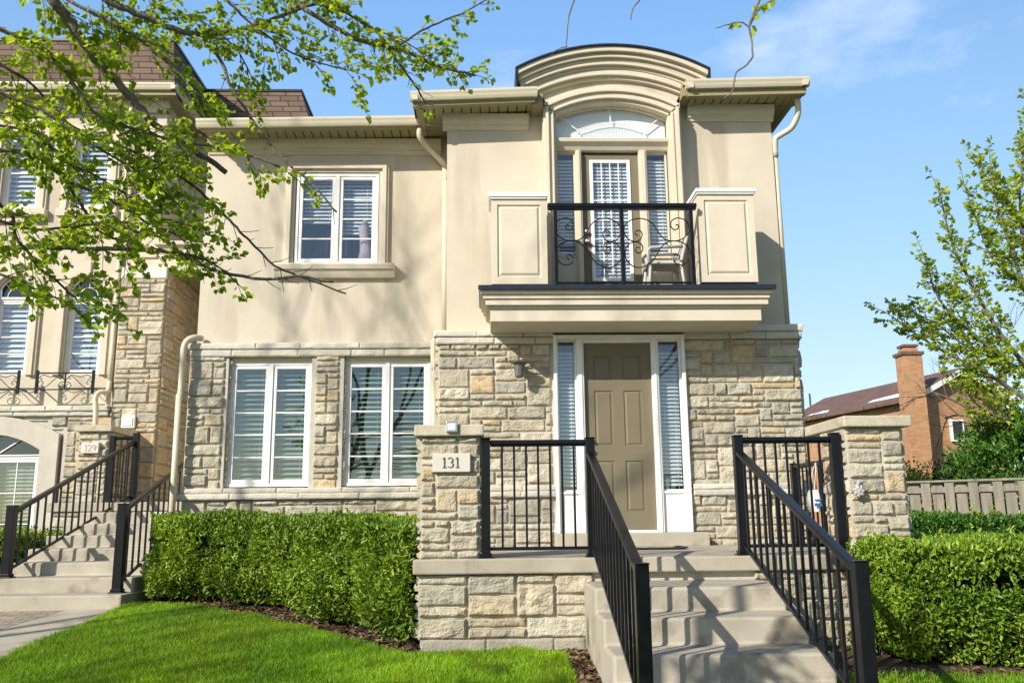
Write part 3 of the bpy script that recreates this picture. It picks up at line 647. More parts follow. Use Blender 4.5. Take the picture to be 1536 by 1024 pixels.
area('planting_bed',(6.75,9.4,lambda y:(2.6,8.0)),M['soil'],-.01)
area('planting_bed',(9.6,13,lambda y:(3.9,9.5)),M['soil'],-.01)
# path
area('path',(5.0,10.42,lambda y:(-4.62-.10*(10.42-y)*1.0,-4.06+.03*(10.42-y))),M['concrete'],.012)
area('paved_walk',(6.0,10.42,lambda y:(-9,-4.66-.10*(10.42-y)*1.0)),M['paver'],.004)
area('pavement',(-2.5,-.5,lambda y:(-60,60)),M['concrete'],.0,step=.5)
area('road',(-12,-3.2,lambda y:(-100,100)),M['asph'],-.02,step=1)
# mulch chips and dry leaves
def chips(name,n,fn,label,cat):
    V=[];F=[];C=[]
    for k in range(n):
        x,y=fn();z=gz(x,y)+.004+random.random()*.012;a=random.random()*6.28;l=random.uniform(.012,.04);w=l*random.uniform(.25,.6);t=random.uniform(-.4,.4);t2=random.uniform(-.4,.4)
        ca,sa=math.cos(a),math.sin(a);b=len(V)
        for i,j in((-1,-.6),(.8,-1),(1,.7),(-.7,1)):V.append((x+ca*l*i-sa*w*j,y+sa*l*i+ca*w*j,z+t*l*i+t2*w*j+.006))
        F.append((b,b+1,b+2,b+3));c=random.choice([(.10,.055,.03),(.16,.09,.05),(.06,.035,.02),(.24,.15,.09),(.32,.21,.12)]);C+=[c]*4
    o=npmesh(name,V,F,M['chips'],colr=C);tag(o,label,cat,kind='stuff')
def f1():
    x=random.uniform(-3.95,-.58);y=bedy(x)+random.random()**2*1.6-.08;return x,y
chips('mulch',6500,f1,'brown bark mulch and dry leaves along the foot of the long hedge','mulch')
chips('mulch',900,lambda:(random.uniform(.66,.86),random.uniform(6,7.95)),'brown bark chips along the side of the concrete stairs','mulch')
chips('mulch',700,lambda:(random.uniform(2.6,6.5),random.uniform(6.75,7.25)),'dark mulch under the right-hand clipped hedge','mulch')
# grass
def grass(name,n,fn,label,seed=3,h=(.035,.075),w=.0035):
    rs=np.random.RandomState(seed);P=fn(rs,n);n=len(P);x,y=P[:,0],P[:,1];z=G(x,y)-.03
    a=rs.rand(n)*6.283;H_=rs.uniform(h[0],h[1],n)*(.75+.6*vnoise(x,y,1.7,2));lean=rs.uniform(.1,.75,n)*H_;la=rs.rand(n)*6.283
    ca,sa=np.cos(a)*w,np.sin(a)*w;dx,dy=np.cos(la)*lean,np.sin(la)*lean
    b0=np.stack([x-ca,y-sa,z],1);b1=np.stack([x+ca,y+sa,z],1);m0=np.stack([x-ca*.8+dx*.35,y-sa*.8+dy*.35,z+.03+H_*.6],1);m1=np.stack([x+ca*.8+dx*.35,y+sa*.8+dy*.35,z+.03+H_*.6],1)
    t0=np.stack([x+dx-ca*.1,y+dy-sa*.1,z+.03+H_],1);t1=np.stack([x+dx+ca*.1,y+dy+sa*.1,z+.03+H_],1)
    V=np.stack([b0,b1,m0,m1,t0,t1],1).reshape(-1,3);i=np.arange(n)[:,None]*6
    F=np.concatenate([i+np.array([[0,1,3,2]]),i+np.array([[2,3,5,4]])],0)
    q=vnoise(x,y,1.2,3)[:,None];r=rs.rand(n,1);c=np.array([[.13,.29,.012]])*(1-q)+np.array([[.29,.46,.02]])*q;c=c*(.55+.85*r)*(.72+.5*vnoise(x,y,.7,6)[:,None])*(.8+.4*vnoise(x,y,5,5)[:,None]);yl=(rs.rand(n,1)<.05);c=np.where(yl,np.array([[.33,.33,.09]]),c)
    C=np.repeat(c,6,0);o=npmesh(name,V,F,M['grass'],colr=C);tag(o,label,'grass',kind='stuff');return o
def lawnpts(rs,n):
    # more blades near the camera
    x=rs.uniform(-6.2,.84,n*2);y=rs.uniform(6.2,10.6,n*2)
    by=np.interp(x,[-6.5,-4.06]+[p[0] for p in BED],[10.3,10.5]+[p[1] for p in BED])+(vnoise(x,x*0,6,1)-.5)*.10+(rs.rand(len(x))-.5)*.06;edge=-4.04+.03*(10.42-y)
    ok=(y<by-.02)&(x>edge)&((x<.66)|(y>7.7));return np.stack([x,y],1)[ok]
grass('lawn_grass',190000,lawnpts,'short bright green grass of the front lawn')
grass('lawn_grass',9000,lambda rs,n:np.stack([rs.uniform(2.55,6,n),rs.uniform(6.3,7.02,n)],1),'strip of grass in front of the right-hand hedge',5)
# ============================================================ PORCH
P=thing('porch','concrete porch slab on a rough grey stone base at the front door','porch',(1.6,8.05,-1.1))
b=MB();b.box(-.63,3.92,8.0,11.36,-.455,-.325);b.build('slab',M['concrete'],P,bevel=.014)
b=MB();wallstone(b,-.585,.95,-1.0,-.455,8.075,seed=12,u=.085,gold=.03,dep=.042,res=.018);wallstone(b,2.36,3.86,-1.05,-.455,8.075,seed=14,u=.085,gold=.03,dep=.04)
sidestone(b,-.585,8.08,11.4,-1.0,-.455,-1,seed=13,u=.075,res=.05);sidestone(b,3.86,8.08,11.4,-1.1,-.455,1,seed=15,u=.075,res=.05)
b.quad((.95,8.075,-1.2),(2.36,8.075,-1.2),(2.36,8.075,-.455),(.95,8.075,-.455),0)
b.build('stone_base',SM,P)
b=MB();course(b,-.57,.87,-1.13,-1.0,8.05,8.3,seed=4,lo=.5,hi=.8,cols=((.36,.33,.27),(.4,.37,.3)));b.build('footing',M['limemul'],P);b=MB();course(b,2.37,3.84,-1.2,-1.05,8.05,8.3,seed=4,lo=.5,hi=.8,cols=((.36,.33,.27),(.4,.37,.3)))
b.build('footing',M['limemul'],P)
# stairs
S=thing('concrete_steps','wide concrete steps with rounded nosings leading up to the front porch','steps',(1.6,5.4,-1.4))
fr=[4.95,5.38,5.85,6.32,6.80,7.27];hz=[-1.47,-1.285,-1.095,-.905,-.715,-.53]
cl=[(8.07,-1.75),(4.95,-1.75),(4.95,-1.47)]
for f_,z_ in list(zip(fr,hz))[1:]:cl+=[(f_,cl[-1][1]),(f_,z_)]
cl.append((8.07,-.53))
b=MB();n=len(cl);b.prismx(cl[::-1],.86,2.385);b.build('flight',M['concrete'],S,bevel=.022)
# piers
def pier(name,label,x0,x1,y0,y1,z0,z1,cap,seed,side):
    t=thing(name,label,'pier',((x0+x1)/2,(y0+y1)/2,z0));b=MB();wallstone(b,x0,x1,z0,z1,y0+.035,seed=seed,u=.066,gold=.10,res=.018,dep=.036,wmax=5)
    sidestone(b,x0,y0+.035,y1,z0,z1,-1,seed=seed+1,u=.068,res=.03);sidestone(b,x1,y0+.035,y1,z0,z1,1,seed=seed+2,u=.068,res=.03)
    sheet(b,(x0,y1,z0),EX,EZ,EY,x1-x0,z1-z0,[]);b.build('stonework',SM,t)
    b=MB();b.box(*cap,z1,z1+.10);b.build('capstone',M['capstone'],t,bevel=.012);return t
pier('stone_pier','stone gate pier carrying the number plate 131 at the left corner of the porch',-.575,-.05,8.03,8.56,-.325,.745,(-.63,-.008,7.985,8.62),31,1)
pier('stone_pier','stone gate pier at the right corner of the porch bearing a small plaster ornament',3.285,3.80,8.03,8.60,-.325,.80,(3.25,3.875,7.985,9.0),44,-1)
L=thing('cap_light','small square metal solar light on the front edge of the 131 pier cap','light',(-.29,8,.78))
b=MB();b.box(-.345,-.245,7.955,7.985,.775,.865);b.box(-.345,-.245,7.955,8.06,.862,.874);b.build('housing',M['steel'],L,bevel=.004)
b=MB();b.box(-.33,-.26,7.948,7.956,.79,.85);b.build('lens',M['white'],L,bevel=.003)
def digits(parent,txt,x,y,z,h,mat_,w=None,name='numerals'):
    # numerals drawn as thick flat strokes with serifs
    def arc(cx,cz,rx,rz,a0,a1,n=14):return [(cx+rx*math.cos(R(a0+(a1-a0)*i/n)),cz+rz*math.sin(R(a0+(a1-a0)*i/n))) for i in range(n+1)]
    D={'1':[[(.28,0),(.28,1)],[(.08,0),(.48,0)],[(.28,1),(.10,.86)]],
       '3':[arc(.28,.74,.24,.25,150,-80),arc(.27,.27,.28,.27,85,-150)],
       '2':[arc(.28,.72,.25,.27,165,-20)+[(.40,.45),(.04,0)],[(.04,0),(.54,0),(.56,.14)]],
       '9':[arc(.3,.68,.26,.31,0,360,20),arc(.16,.62,.40,.62,8,-70)]}
    b=MB();cx=x
    for ch in txt:
        for st in D[ch]:
            pts=[(cx+px*h,y,z+pz*h) for px,pz in st]
            for a,c in zip(pts[:-1],pts[1:]):
                vert=abs(c[0]-a[0])<abs(c[2]-a[2])
                if not vert:b.beam(a,c,.006,h*.07)
                else:
                    k=h*.06;b.add([(q[0]+i*k,y+j*.003,q[2]) for q in(a,c) for i,j in((-1,-1),(1,-1),(1,1),(-1,1))],[(0,3,2,1),(4,5,6,7),(0,1,5,4),(1,2,6,5),(2,3,7,6),(3,0,4,7)])
        cx+=h*(.60 if ch=='1' else .72)
    return b.build(name,mat_,parent)
L=thing('number_plate','pale stone plate with the carved number 131 set in the left porch pier','house number',(-.3,8,.5))
b=MB();b.box(-.465,-.13,8.0,8.05,.425,.59);b.build('plate',M['plate'],L,bevel=.006)
digits(L,'131',-.385,7.997,.465,.088,M['ink'])
# plaster ornament
L=thing('plaster_ornament','small white plaster flower ornament hung on the face of the right porch pier','ornament',(3.34,8.0,.23))
b=MB()
for k in range(7):
    a=k*2*math.pi/7;b.tube([(3.335,7.992,.225),(3.335+.035*math.cos(a),7.98,.225+.035*math.sin(a)),(3.335+.062*math.cos(a+.2),7.985,.225+.062*math.sin(a+.2))],[.016,.02,.006],7)
b.tube([(3.335,8.0,.225),(3.335,7.965,.225)],[.022,.014],9)
b.tube([(3.335,7.99,.27),(3.34,7.985,.31),(3.35,7.99,.33)],[.012,.012,.003],6)
b.build('flower',M['ornam'],L,smooth=True)
# railings
def post(p,x,y,z0,z1,w=.082,mat_='black'):
    b=MB();h=w/2;b.box(x-h,x+h,y-h,y+h,z0+.012,z1-.012);b.box(x-h-.004,x+h+.004,y-h-.004,y+h+.004,z1-.012,z1)
    b.box(x-h-.028,x+h+.028,y-h-.028,y+h+.028,z0,z0+.014);b.box(x-h-.012,x+h+.012,y-h-.012,y+h+.012,z0+.014,z0+.045)
    return b.build('post',M[mat_],p,bevel=.004)
def railrun(p,a,b_,z_top_a,z_top_b,z_bot_a,z_bot_b,n,hw=.06,bw=.019,first=.5):
    # a,b_: (x,y) of the ends; heights at each end
    A=Vector((a[0],a[1],0));B=Vector((b_[0],b_[1],0))
    def at(t,za,zb):v=A.lerp(B,t);return (v.x,v.y,za+(zb-za)*t)
    m=MB();m.beam(at(0,z_top_a,z_top_b),at(1,z_top_a,z_top_b),hw,.042)
    m.beam(at(0,z_top_a-.027,z_top_b-.027),at(1,z_top_a-.027,z_top_b-.027),hw*.6,.022)
    m.build('handrail',M['black'],p,bevel=.01)
    m=MB();m.beam(at(0,z_bot_a,z_bot_b),at(1,z_bot_a,z_bot_b),.034,.03);m.build('bottom_rail',M['black'],p,bevel=.004)
    me=None
    for k in range(n):
        t=(k+first)/(n-1+2*first);x,y,z1=at(t,z_top_a-.03,z_top_b-.03);z0=at(t,z_bot_a,z_bot_b)[2]
        m=MB();m.box(x-bw/2,x+bw/2,y-bw/2,y+bw/2,z0,z1);m.build('baluster',M['black'],p,bevel=.002)
g='black metal railings of the front porch and steps'
r=thing('porch_railing','straight black metal railing from the 131 pier to the head of the steps','railing',(.5,8.1,-.325),g)
post(r,.005,8.10,-.325,.73);post(r,.95,8.10,-.325,.73);railrun(r,(.046,8.10),(.909,8.10),.69,.69,-.245,-.245,7,first=1)
r=thing('porch_railing','straight black metal railing between the steps and the right-hand stone pier','railing',(2.7,8.1,-.325),g)
post(r,2.30,8.10,-.325,.74);post(r,3.19,8.10,-.325,.755);railrun(r,(2.341,8.10),(3.149,8.10),.70,.70,-.245,-.245,7,first=1)
for x,l in((.95,'left-hand sloping black stair railing seen nearly end-on with its near post by the lawn'),(2.30,'right-hand sloping black stair railing running down beside the clipped hedge')):
    r=thing('stair_railing',l,'railing',(x,5.6,-1.29),g);yb=5.6
    post(r,x,yb,-1.285,-.262,.086);railrun(r,(x,8.058),(x,yb+.043),.575,-.315,-.235,-1.15,14,hw=.072,bw=.022,first=.8)
r=thing('porch_railing','black side railing at the far right edge of the porch behind the stone pier','railing',(3.84,10,-.325),g)
post(r,3.84,11.1,-.325,.66);post(r,3.84,8.8,-.325,.66);railrun(r,(3.84,11.06),(3.84,8.84),.62,.62,-.245,-.245,16,first=1)
# things on the porch
L=thing('door_mat','thin black doormat with curled edges lying on the porch','mat',(1.75,9.7,-.325))
V=[];F=[];nn=14
for i in range(nn+1):
    for j in range(7):
        x=1.42+.75*i/nn;y=9.75+.55*j/6;V.append((x,y,-.316+.012*abs(math.sin(i*.9))*(1 if j in(0,1) else .3)+(.02 if i in(0,nn) else 0)))
for i in range(nn):
    for j in range(6):F.append((i*7+j,(i+1)*7+j,(i+1)*7+j+1,i*7+j+1))
o=npmesh('rubber_sheet',V,F,M['mat'],L);sd=o.modifiers.new('s','SOLIDIFY');sd.thickness=.012
if True:pass
L=thing('carrier_bag','white and blue bag hanging on the far side railing of the porch','bag',(3.80,10.3,.2))
b=MB()
for k in range(8):
    z=.06+k*.035;s=.06*math.sin(math.pi*(k+1.2)/9)+.02
    if k<7:
        z2=z+.035;s2=.06*math.sin(math.pi*(k+2.2)/9)+.02;b.add([(3.76-s*.4,10.18-s,z),(3.76+s*.2,10.18-s,z),(3.76+s*.2,10.35+s,z),(3.76-s*.4,10.35+s,z),(3.76-s2*.4,10.18-s2,z2),(3.76+s2*.2,10.18-s2,z2),(3.76+s2*.2,10.35+s2,z2),(3.76-s2*.4,10.35+s2,z2)],[(0,1,5,4),(1,2,6,5),(2,3,7,6),(3,0,4,7)])
b.build('bag_body',M['white'],L,smooth=True)
b=MB();b.tube([(3.75,10.2,.29),(3.78,10.22,.5),(3.82,10.27,.645),(3.78,10.32,.5),(3.75,10.34,.29)],.004,6);b.build('strap',M['white'],L)
b=MB()
b.box(3.70,3.79,10.088,10.10,.12,.155);b.box(3.70,3.79,10.088,10.10,.18,.20);b.build('blue_print',M['blue'],L)
# balcony chair
L=thing('patio_chair','pale grey plastic armchair standing on the balcony behind the scrollwork','chair',(2.3,11.05,2.805))
b=MB();b.box(2.08,2.52,10.86,11.24,3.17,3.20);b.build('seat',M['plastic'],L,bevel=.01)
b=MB();b.add([(2.48,10.84,3.2),(2.52,10.84,3.2),(2.52,11.24,3.2),(2.48,11.24,3.2),(2.58,10.86,3.56),(2.62,10.86,3.56),(2.62,11.22,3.56),(2.58,11.22,3.56)],[(0,3,2,1),(4,5,6,7),(0,1,5,4),(1,2,6,5),(2,3,7,6),(3,0,4,7)]);b.build('backrest',M['plastic'],L,bevel=.015)
for y in(10.87,11.21):
    b=MB();b.tube([(2.10,y,3.18),(2.08,y,3.34),(2.12,y,3.385),(2.3,y,3.395),(2.53,y,3.40)],.022,8);b.build('armrest',M['plastic'],L,smooth=True)
    for x,dx in((2.11,-.03),(2.50,.04)):
        b=MB();b.tube([(x,y,3.18),(x+dx,y+(.02 if y>11 else -.02),2.806)],.02,7);b.build('leg',M['plastic'],L,smooth=True)
# ============================================================ NEIGHBOUR HOUSE (number 129)
Q=thing('neighbour_townhouse','taller beige townhouse on the left with brown mansard roof and arched windows','house',(-7,15.5,-1))
YA=15.5
b=MB()
holes=[(-7.43,-6.77,5.56,6.97),(-8.68,-8.02,5.56,6.97),(-7.31,-6.69,2.55,4.30),(-8.56,-7.94,2.55,4.30),(-9.9,-9.25,5.56,6.97),(-9.8,-9.2,2.55,4.30)]
sheet(b,(-12,YA,2.0),EX,EZ,FN,12-5.82,5.75,[(a+12,c+12,e-2,f-2) for a,c,e,f in holes],.12)
b.quad((-5.82,YA,4.3),(-5.82,17.0,4.3),(-5.82,17.0,7.75),(-5.82,YA,7.75))
b.quad((-5.82,17,4.9),(-3.2,17,4.9),(-3.2,17,7.75),(-5.82,17,7.75))
b.quad((-6.5,15.47,-1),(-6.5,YA,-1),(-6.5,YA,2),(-6.5,15.47,2))
b.box(-5.56,-3.2,18.0,18.2,-.5,4.5)
b.quad((-3.2,17,4.9),(-3.2,22,4.9),(-3.2,22,7.75),(-3.2,17,7.75))
# pilaster margin beside the column
b.box(-6.50,-5.60,15.42,15.6,1.9,4.64)
b.build('stucco_wall',M['stucco'],Q)
b=MB();b.box(-5.85,-3.3,15.46,16.98,4.52,4.90);b.box(-5.86,-3.3,15.395,15.5,4.38,4.56);b.box(-5.86,-3.3,15.38,15.5,4.86,4.93);b.box(-6.5,-5.8,15.38,15.5,4.62,4.68);b.box(-6.5,-5.8,15.41,15.5,4.42,4.46)
pp=b.build('balcony_parapet',M['trim'],Q,bevel=.01)
b=MB();b.quad((-5.58,15.5,4.375),(-5.58,18,4.375),(-3.3,18,4.375),(-3.3,15.5,4.375));b.build('porch_ceiling',M['olive'],Q)
b=MB();b.box(-6.35,-5.59,15.38,17.9,-.2,4.2);wallstone(b,-6.36,-5.58,.0,4.22,15.36,seed=51,u=.085,gold=.12,res=.04)
sidestone(b,-5.575,15.37,18,.2,4.38,1,seed=52,u=.10,gold=.35,res=.06,wmax=8)
sidestone(b,-6.36,15.37,15.5,0,4.2,-1,seed=52,u=.10,gold=.2,res=.06)
wallstone(b,-10.5,-6.36,-.6,1.82,15.44,[(-9.45,-7.17,-1,1.60),(-9.2,-7.45,1.5,1.75),(-8.8,-7.85,1.7,1.9)],seed=53,u=.085,gold=.14,res=.045)
b.build('stone_wall',SM,Q)
b=MB();course(b,-6.37,-5.57,4.225,4.43,15.345,15.5,3,.39,.41,cols=((.68,.65,.6),(.70,.67,.62)));b.build('column_cap',M['limemul'],Q);b=MB();course(b,-10.6,-6.40,1.90,1.99,15.34,15.5,4);course(b,-10.6,-6.42,1.82,1.898,15.37,15.5,5);b.build('band_course',M['limemul'],Q)
# arched stone surround of the ground window
GX=-8.32
def arcg(mb,ri,ro,hw_i,hw_o,zi,zo,y0,y1,n=16,mat=0):
    for i in range(n):
        q=[]
        for hw,z0_,sag in((hw_o,zo,ro),(hw_i,zi,ri)):
            for t in(i/n,(i+1)/n):
                u_=-1+2*t;q.append((GX+hw*u_,z0_+sag*(1-u_*u_)))
        (xa,za),(xb,zb),(xc,zc),(xd,zd)=q
        mb.add([(xa,y0,za),(xb,y0,zb),(xd,y0,zd),(xc,y0,zc),(xa,y1,za),(xb,y1,zb),(xd,y1,zd),(xc,y1,zc)],[(0,3,2,1),(4,5,6,7),(0,1,5,4),(3,7,6,2)],mat)
b=MB();arcg(b,.26,.30,.80,1.10,1.25,1.52,15.38,15.6,16)
for s in(-1,1):
    x0,x1=sorted((GX+s*.80,GX+s*1.10));b.box(x0,x1,15.38,15.6,-.5,1.25)
    b.add([(GX+s*.8,15.38,1.25),(GX+s*1.1,15.38,1.25),(GX+s*1.1,15.38,1.52),(GX+s*.8,15.6,1.25),(GX+s*1.1,15.6,1.25),(GX+s*1.1,15.6,1.52)],[(0,1,2) if s>0 else (2,1,0),(1,4,5,2)])
b.build('arched_surround',M['limest'],Q)
b=MB()
for i in range(16):
    u0=-1+i/8;u1=-1+(i+1)/8;b.quad((GX+1.12*u0,15.47,1.50+.30*(1-u0*u0)),(GX+1.12*u1,15.47,1.50+.30*(1-u1*u1)),(GX+1.12*u1,15.47,1.93),(GX+1.12*u0,15.47,1.93))
b.build('arch_backing',M['mortar'],Q)
w=window(Q,-9.12,-7.52,-.6,1.16,15.5,rows=3,bars=2,blind='blindg',fr=.06)
b=MB();b.box(-9.12,-7.52,15.5,15.58,1.14,1.18)
for a in(-.5,0,.5):b.beam((GX,15.53,1.17),(GX+a,15.53,1.5),.02,.02)
b.build('fanlight_bar',M['white'],w)
g=MB();n=14
for i in range(n):
    u0=-1+2*i/n;u1=-1+2*(i+1)/n;g.quad((GX+.8*u0,15.56,1.16),(GX+.8*u1,15.56,1.16),(GX+.8*u1,15.56,1.25+.26*(1-u1*u1)),(GX+.8*u0,15.56,1.25+.26*(1-u0*u0)))
g.build('pane',M['glass'],w);room(Q,-9.2,-7.4,-.7,1.55,15.62,.4)
# upper windows
def archwin(x0,x1,z0,zs,label=None):
    cx=(x0+x1)/2;hw=(x1-x0)/2
    w=window(Q,x0,x1,z0,zs-.06,YA+.05,rows=4,glass='glassb',blind='blind',sashes=1,fr=.03,sp=.09,wd=.085,tilt=.9)
    pts=[(cx+hw*math.cos(math.pi*i/18),zs+.34*math.sin(math.pi*i/18)) for i in range(19)]
    g=MB();g.add([(x,YA+.09,z) for x,z in pts]+[(x0,YA+.09,zs-.05),(x1,YA+.09,zs-.05)],[tuple(range(19))+(19,20)][::1]);g.build('pane',M['glassb'],w)
    m=MB();m.tube([(x,YA+.06,z) for x,z in pts],.022,6);m.box(x0,x1,YA+.03,YA+.09,zs-.055,zs-.02)
    m.tube([(cx+.16*math.cos(math.pi*i/10),YA+.075,zs+.16*math.sin(math.pi*i/10)) for i in range(11)],.008,5)
    for a in(45,90,135):m.tube([(cx+.16*math.cos(R(a)),YA+.075,zs+.16*math.sin(R(a))),(cx+hw*.97*math.cos(R(a)),YA+.075,zs+.33*math.sin(R(a)))],.008,5)
    m.tube([(cx-.16,YA+.075,zs),(cx-.16,YA+.075,zs-.04)],.008,5);m.build('fanlight_bar',M['white'],w)
    # surround
    b=MB();n=18
    for o0,o1,yf in((.0,.04,YA-.03),(.04,.13,YA-.075),(.13,.17,YA-.045)):
        for i in range(n):
            a0=math.pi*i/n;a1=math.pi*(i+1)/n
            q=[(cx+(hw+o)*math.cos(a),zs+(.34+o)*math.sin(a)) for o in(o1,o0) for a in(a0,a1)]
            (xa,za),(xb,zb),(xc,zc),(xd,zd)=q
            b.add([(xa,yf,za),(xb,yf,zb),(xd,yf,zd),(xc,yf,zc),(xa,YA+.03,za),(xb,YA+.03,zb),(xd,YA+.03,zd),(xc,YA+.03,zc)],[(0,1,2,3),(1,0,4,5),(2,3,7,6)])
        for s in(-1,1):
            a,c=sorted((cx+s*(hw+o0),cx+s*(hw+o1)));b.box(a,c,yf,YA+.02,z0-.02,zs)
    for i in range(n):
        a0=math.pi*i/n;a1=math.pi*(i+1)/n;xa,za=cx+hw*math.cos(a0),zs+.34*math.sin(a0);xb,zb=cx+hw*math.cos(a1),zs+.34*math.sin(a1);b.quad((xb,YA,zb),(xa,YA,za),(xa,YA,4.31),(xb,YA,4.31));b.quad((xa,YA,za),(xb,YA,zb),(xb,YA+.1,zb),(xa,YA+.1,za))
    b.box(cx-.07,cx+.07,YA-.11,YA,zs+.33,zs+.60)
    b.build('window_surround',M['trim'],Q);return w
def fill_arch(x0,x1,zs):
    pass
for x0,x1 in((-7.31,-6.69),(-8.56,-7.94),(-9.8,-9.2)):archwin(x0,x1,2.56,3.96);room(Q,x0,x1,2.5,4.3,YA+.15,.4)
for x0,x1 in((-7.43,-6.77),(-8.68,-8.02),(-9.9,-9.25)):
    window(Q,x0,x1,5.57,6.96,YA+.05,rows=2,glass='glassb',blind='blind',sashes=1,fr=.035,sp=.09,wd=.085,tilt=.9);room(Q,x0,x1,5.5,7,YA+.17,.4)
    b=MB()
    for o0,o1,yf in((.0,.05,YA-.03),(.05,.13,YA-.07),(.13,.17,YA-.045)):
        b.box(x0-o1,x0-o0,yf,YA+.02,5.54,6.97+o1);b.box(x1+o0,x1+o1,yf,YA+.02,5.54,6.97+o1);b.box(x0-o0,x1+o0,yf,YA+.02,6.97+o0,6.97+o1)
    b.box(x0-.2,x1+.2,YA-.12,YA+.02,5.40,5.54);b.box(x0-.16,x1+.16,YA-.07,YA+.02,5.30,5.40);b.build('window_surround',M['trim'],Q,bevel=.006)
# iron window guards
for cx in(-7.12,-8.37,-9.6):
    b=MB();x0,x1=cx-.47,cx+.47;yg=15.22
    for x in(x0,x1):b.box(x-.022,x+.022,yg-.02,yg+.02,2.18,2.58);b.box(x-.01,x+.01,yg,15.5,2.26,2.28)
    b.box(x0,x1,yg-.012,yg+.012,2.52,2.545);b.box(x0,x1,yg-.012,yg+.012,2.24,2.26);b.box(cx-.012,cx+.012,yg-.01,yg+.01,2.25,2.53)
    gd=b.build('window_guard',M['black'],Q,bevel=.003)
    m=MB()
    for s in(-1,1):
        for q in([(.05,.10),(.02,.06),(.06,.02),(.11,.07),(.06,.13),(.0,.14),(.08,.24),(.18,.18),(.30,.06),(.40,.02),(.45,.10),(.40,.16),(.36,.11),(.40,.09)],[(.10,.19),(.06,.20),(.10,.26),(.25,.22),(.36,.26),(.43,.21),(.38,.18)]):
            m.tube([(cx+s*x,yg,2.25+z*.97) for x,z in smooth(q,3)],.007,5)
    m.build('scroll',M['black'],gd,smooth=True)
# eaves and mansard
ea=eave(Q,-12,-5.53,15.05,15.5,7.80,7.62,right=16.62,name='eave')
eb=eave(Q,-5.6,-3.3,16.6,17.0,7.80,7.62,name='eave')
s=MB();y=15.5
while y<16.9:s.box(-5.82,-5.65,y+.004,y+.121,7.625,7.637);y+=.125
s.build('side_soffit',M['olive'],Q)
b=MB();b.prismx([(15.5,7.52),(15.45,7.40),(15.40,7.45),(15.38,7.62),(15.5,7.62)][::-1],-12,-5.78);b.build('cornice',M['trim'],Q)
b=MB();b.add([(-12,15.22,7.78),(-5.62,15.22,7.78),(-5.80,15.5,8.86),(-12,15.5,8.86),(-5.62,20,7.78),(-5.80,20,8.86)],[(0,1,2,3),(1,4,5,2),(3,2,5)])
b.add([(-5.7,16.75,7.78),(-3.45,16.75,7.78),(-3.72,17.0,8.62),(-5.7,17.0,8.62),(-3.45,21,7.78),(-3.72,21,8.62)],[(0,1,2,3),(1,4,5,2),(3,2,5)])
b.build('mansard_roof',M['shingle'],Q)
b=MB();b.box(-12,-5.77,15.47,15.6,8.85,8.90);b.box(-5.86,-5.77,15.6,20,8.85,8.90);b.box(-5.7,-3.69,16.97,17.1,8.61,8.655);b.box(-3.78,-3.69,17.1,21,8.61,8.655);b.build('roof_edge',M['navy'],Q)
b=MB();b.tube([(-4.6,17.2,8.6),(-4.6,17.2,8.95)],.012,6);b.build('roof_vent_rod',M['copper'],Q)
# downspouts
spout(Q,[(-6.43,15.36,7.6),(-6.43,15.40,5.3),(-6.43,15.38,4.5),(-6.43,15.36,2.3)])
spout(Q,[(-6.42,15.33,2.4),(-6.42,15.28,2.22),(-6.52,15.20,2.2),(-6.56,15.15,2.08),(-6.52,15.12,1.85),(-6.50,15.12,1.3)])
b=MB();b.box(-6.15,-5.93,15.28,15.34,1.60,1.81);b.box(-6.12,-5.96,15.262,15.285,1.63,1.775);b.build('vent_cover',M['white'],Q,bevel=.008)
# neighbour porch, pier, steps, railings
P2=thing('neighbour_porch','raised concrete landing of the left-hand house behind its black railings','porch',(-5,14,-.6))
b=MB();b.box(-6.45,-3.95,13.55,18.0,.19,.32);b.build('slab',M['concrete'],P2,bevel=.012)
b=MB();wallstone(b,-6.4,-4.0,-.9,.19,13.62,seed=61,u=.08,gold=.1,res=.05);b.build('stone_base',SM,P2)
pier('stone_pier','stone pier of the left-hand house carrying the number plate 129',-6.40,-5.94,14.30,15.3,.32,1.44,(-6.46,-5.88,14.24,15.34),63,1)
L=thing('number_plate','pale stone plate with the carved number 129 on the left-hand house pier','house number',(-6.2,14.3,1.2))
b=MB();b.box(-6.33,-6.06,14.25,14.32,1.10,1.27);b.build('plate',M['plate'],L,bevel=.005);digits(L,'129',-6.28,14.247,1.135,.095,M['limest'])
S2=thing('concrete_steps','flight of concrete steps climbing to the left-hand house','steps',(-5,10.4,-.95))
b=MB();b.box(-6.35,-4.04,10.40,12.0,-1.2,-.765);b.build('lowest_step',M['concrete'],S2,bevel=.02)
prof=[(13.65,-1.2),(10.86,-1.2),(10.86,-.60)]
z=-.60
for k in range(5):
    y=10.86+.45*(k+1);prof+=[(y,z),(y,z+.154)];z+=.154
prof+=[(13.65,z)]
b=MB();b.prismx(prof[::-1],-5.78,-4.08);b.build('flight',M['concrete'],S2,bevel=.02)
b=MB();b.box(-5.78,-4.08,13.12,13.66,.1,.175);b.build('upper_step',M['concrete'],S2,bevel=.015)
g='black metal railings of the left-hand house'
r=thing('stair_railing','far-left sloping black stair railing of the left-hand house','railing',(-5.62,11,-.6),g)
post(r,-5.62,10.98,-.60,.24,.10);railrun(r,(-5.61,11.03),(-5.50,14.2),.17,1.26,-.50,.42,17,hw=.07,bw=.022,first=.8)
r=thing('stair_railing','sloping black stair railing of the left-hand house ending above the long hedge','railing',(-4.2,10.7,-.76),g)
post(r,-4.20,10.68,-.765,.24,.10);railrun(r,(-4.20,10.73),(-4.20,14.2),.17,1.30,-.66,.45,18,hw=.07,bw=.022,first=.8)
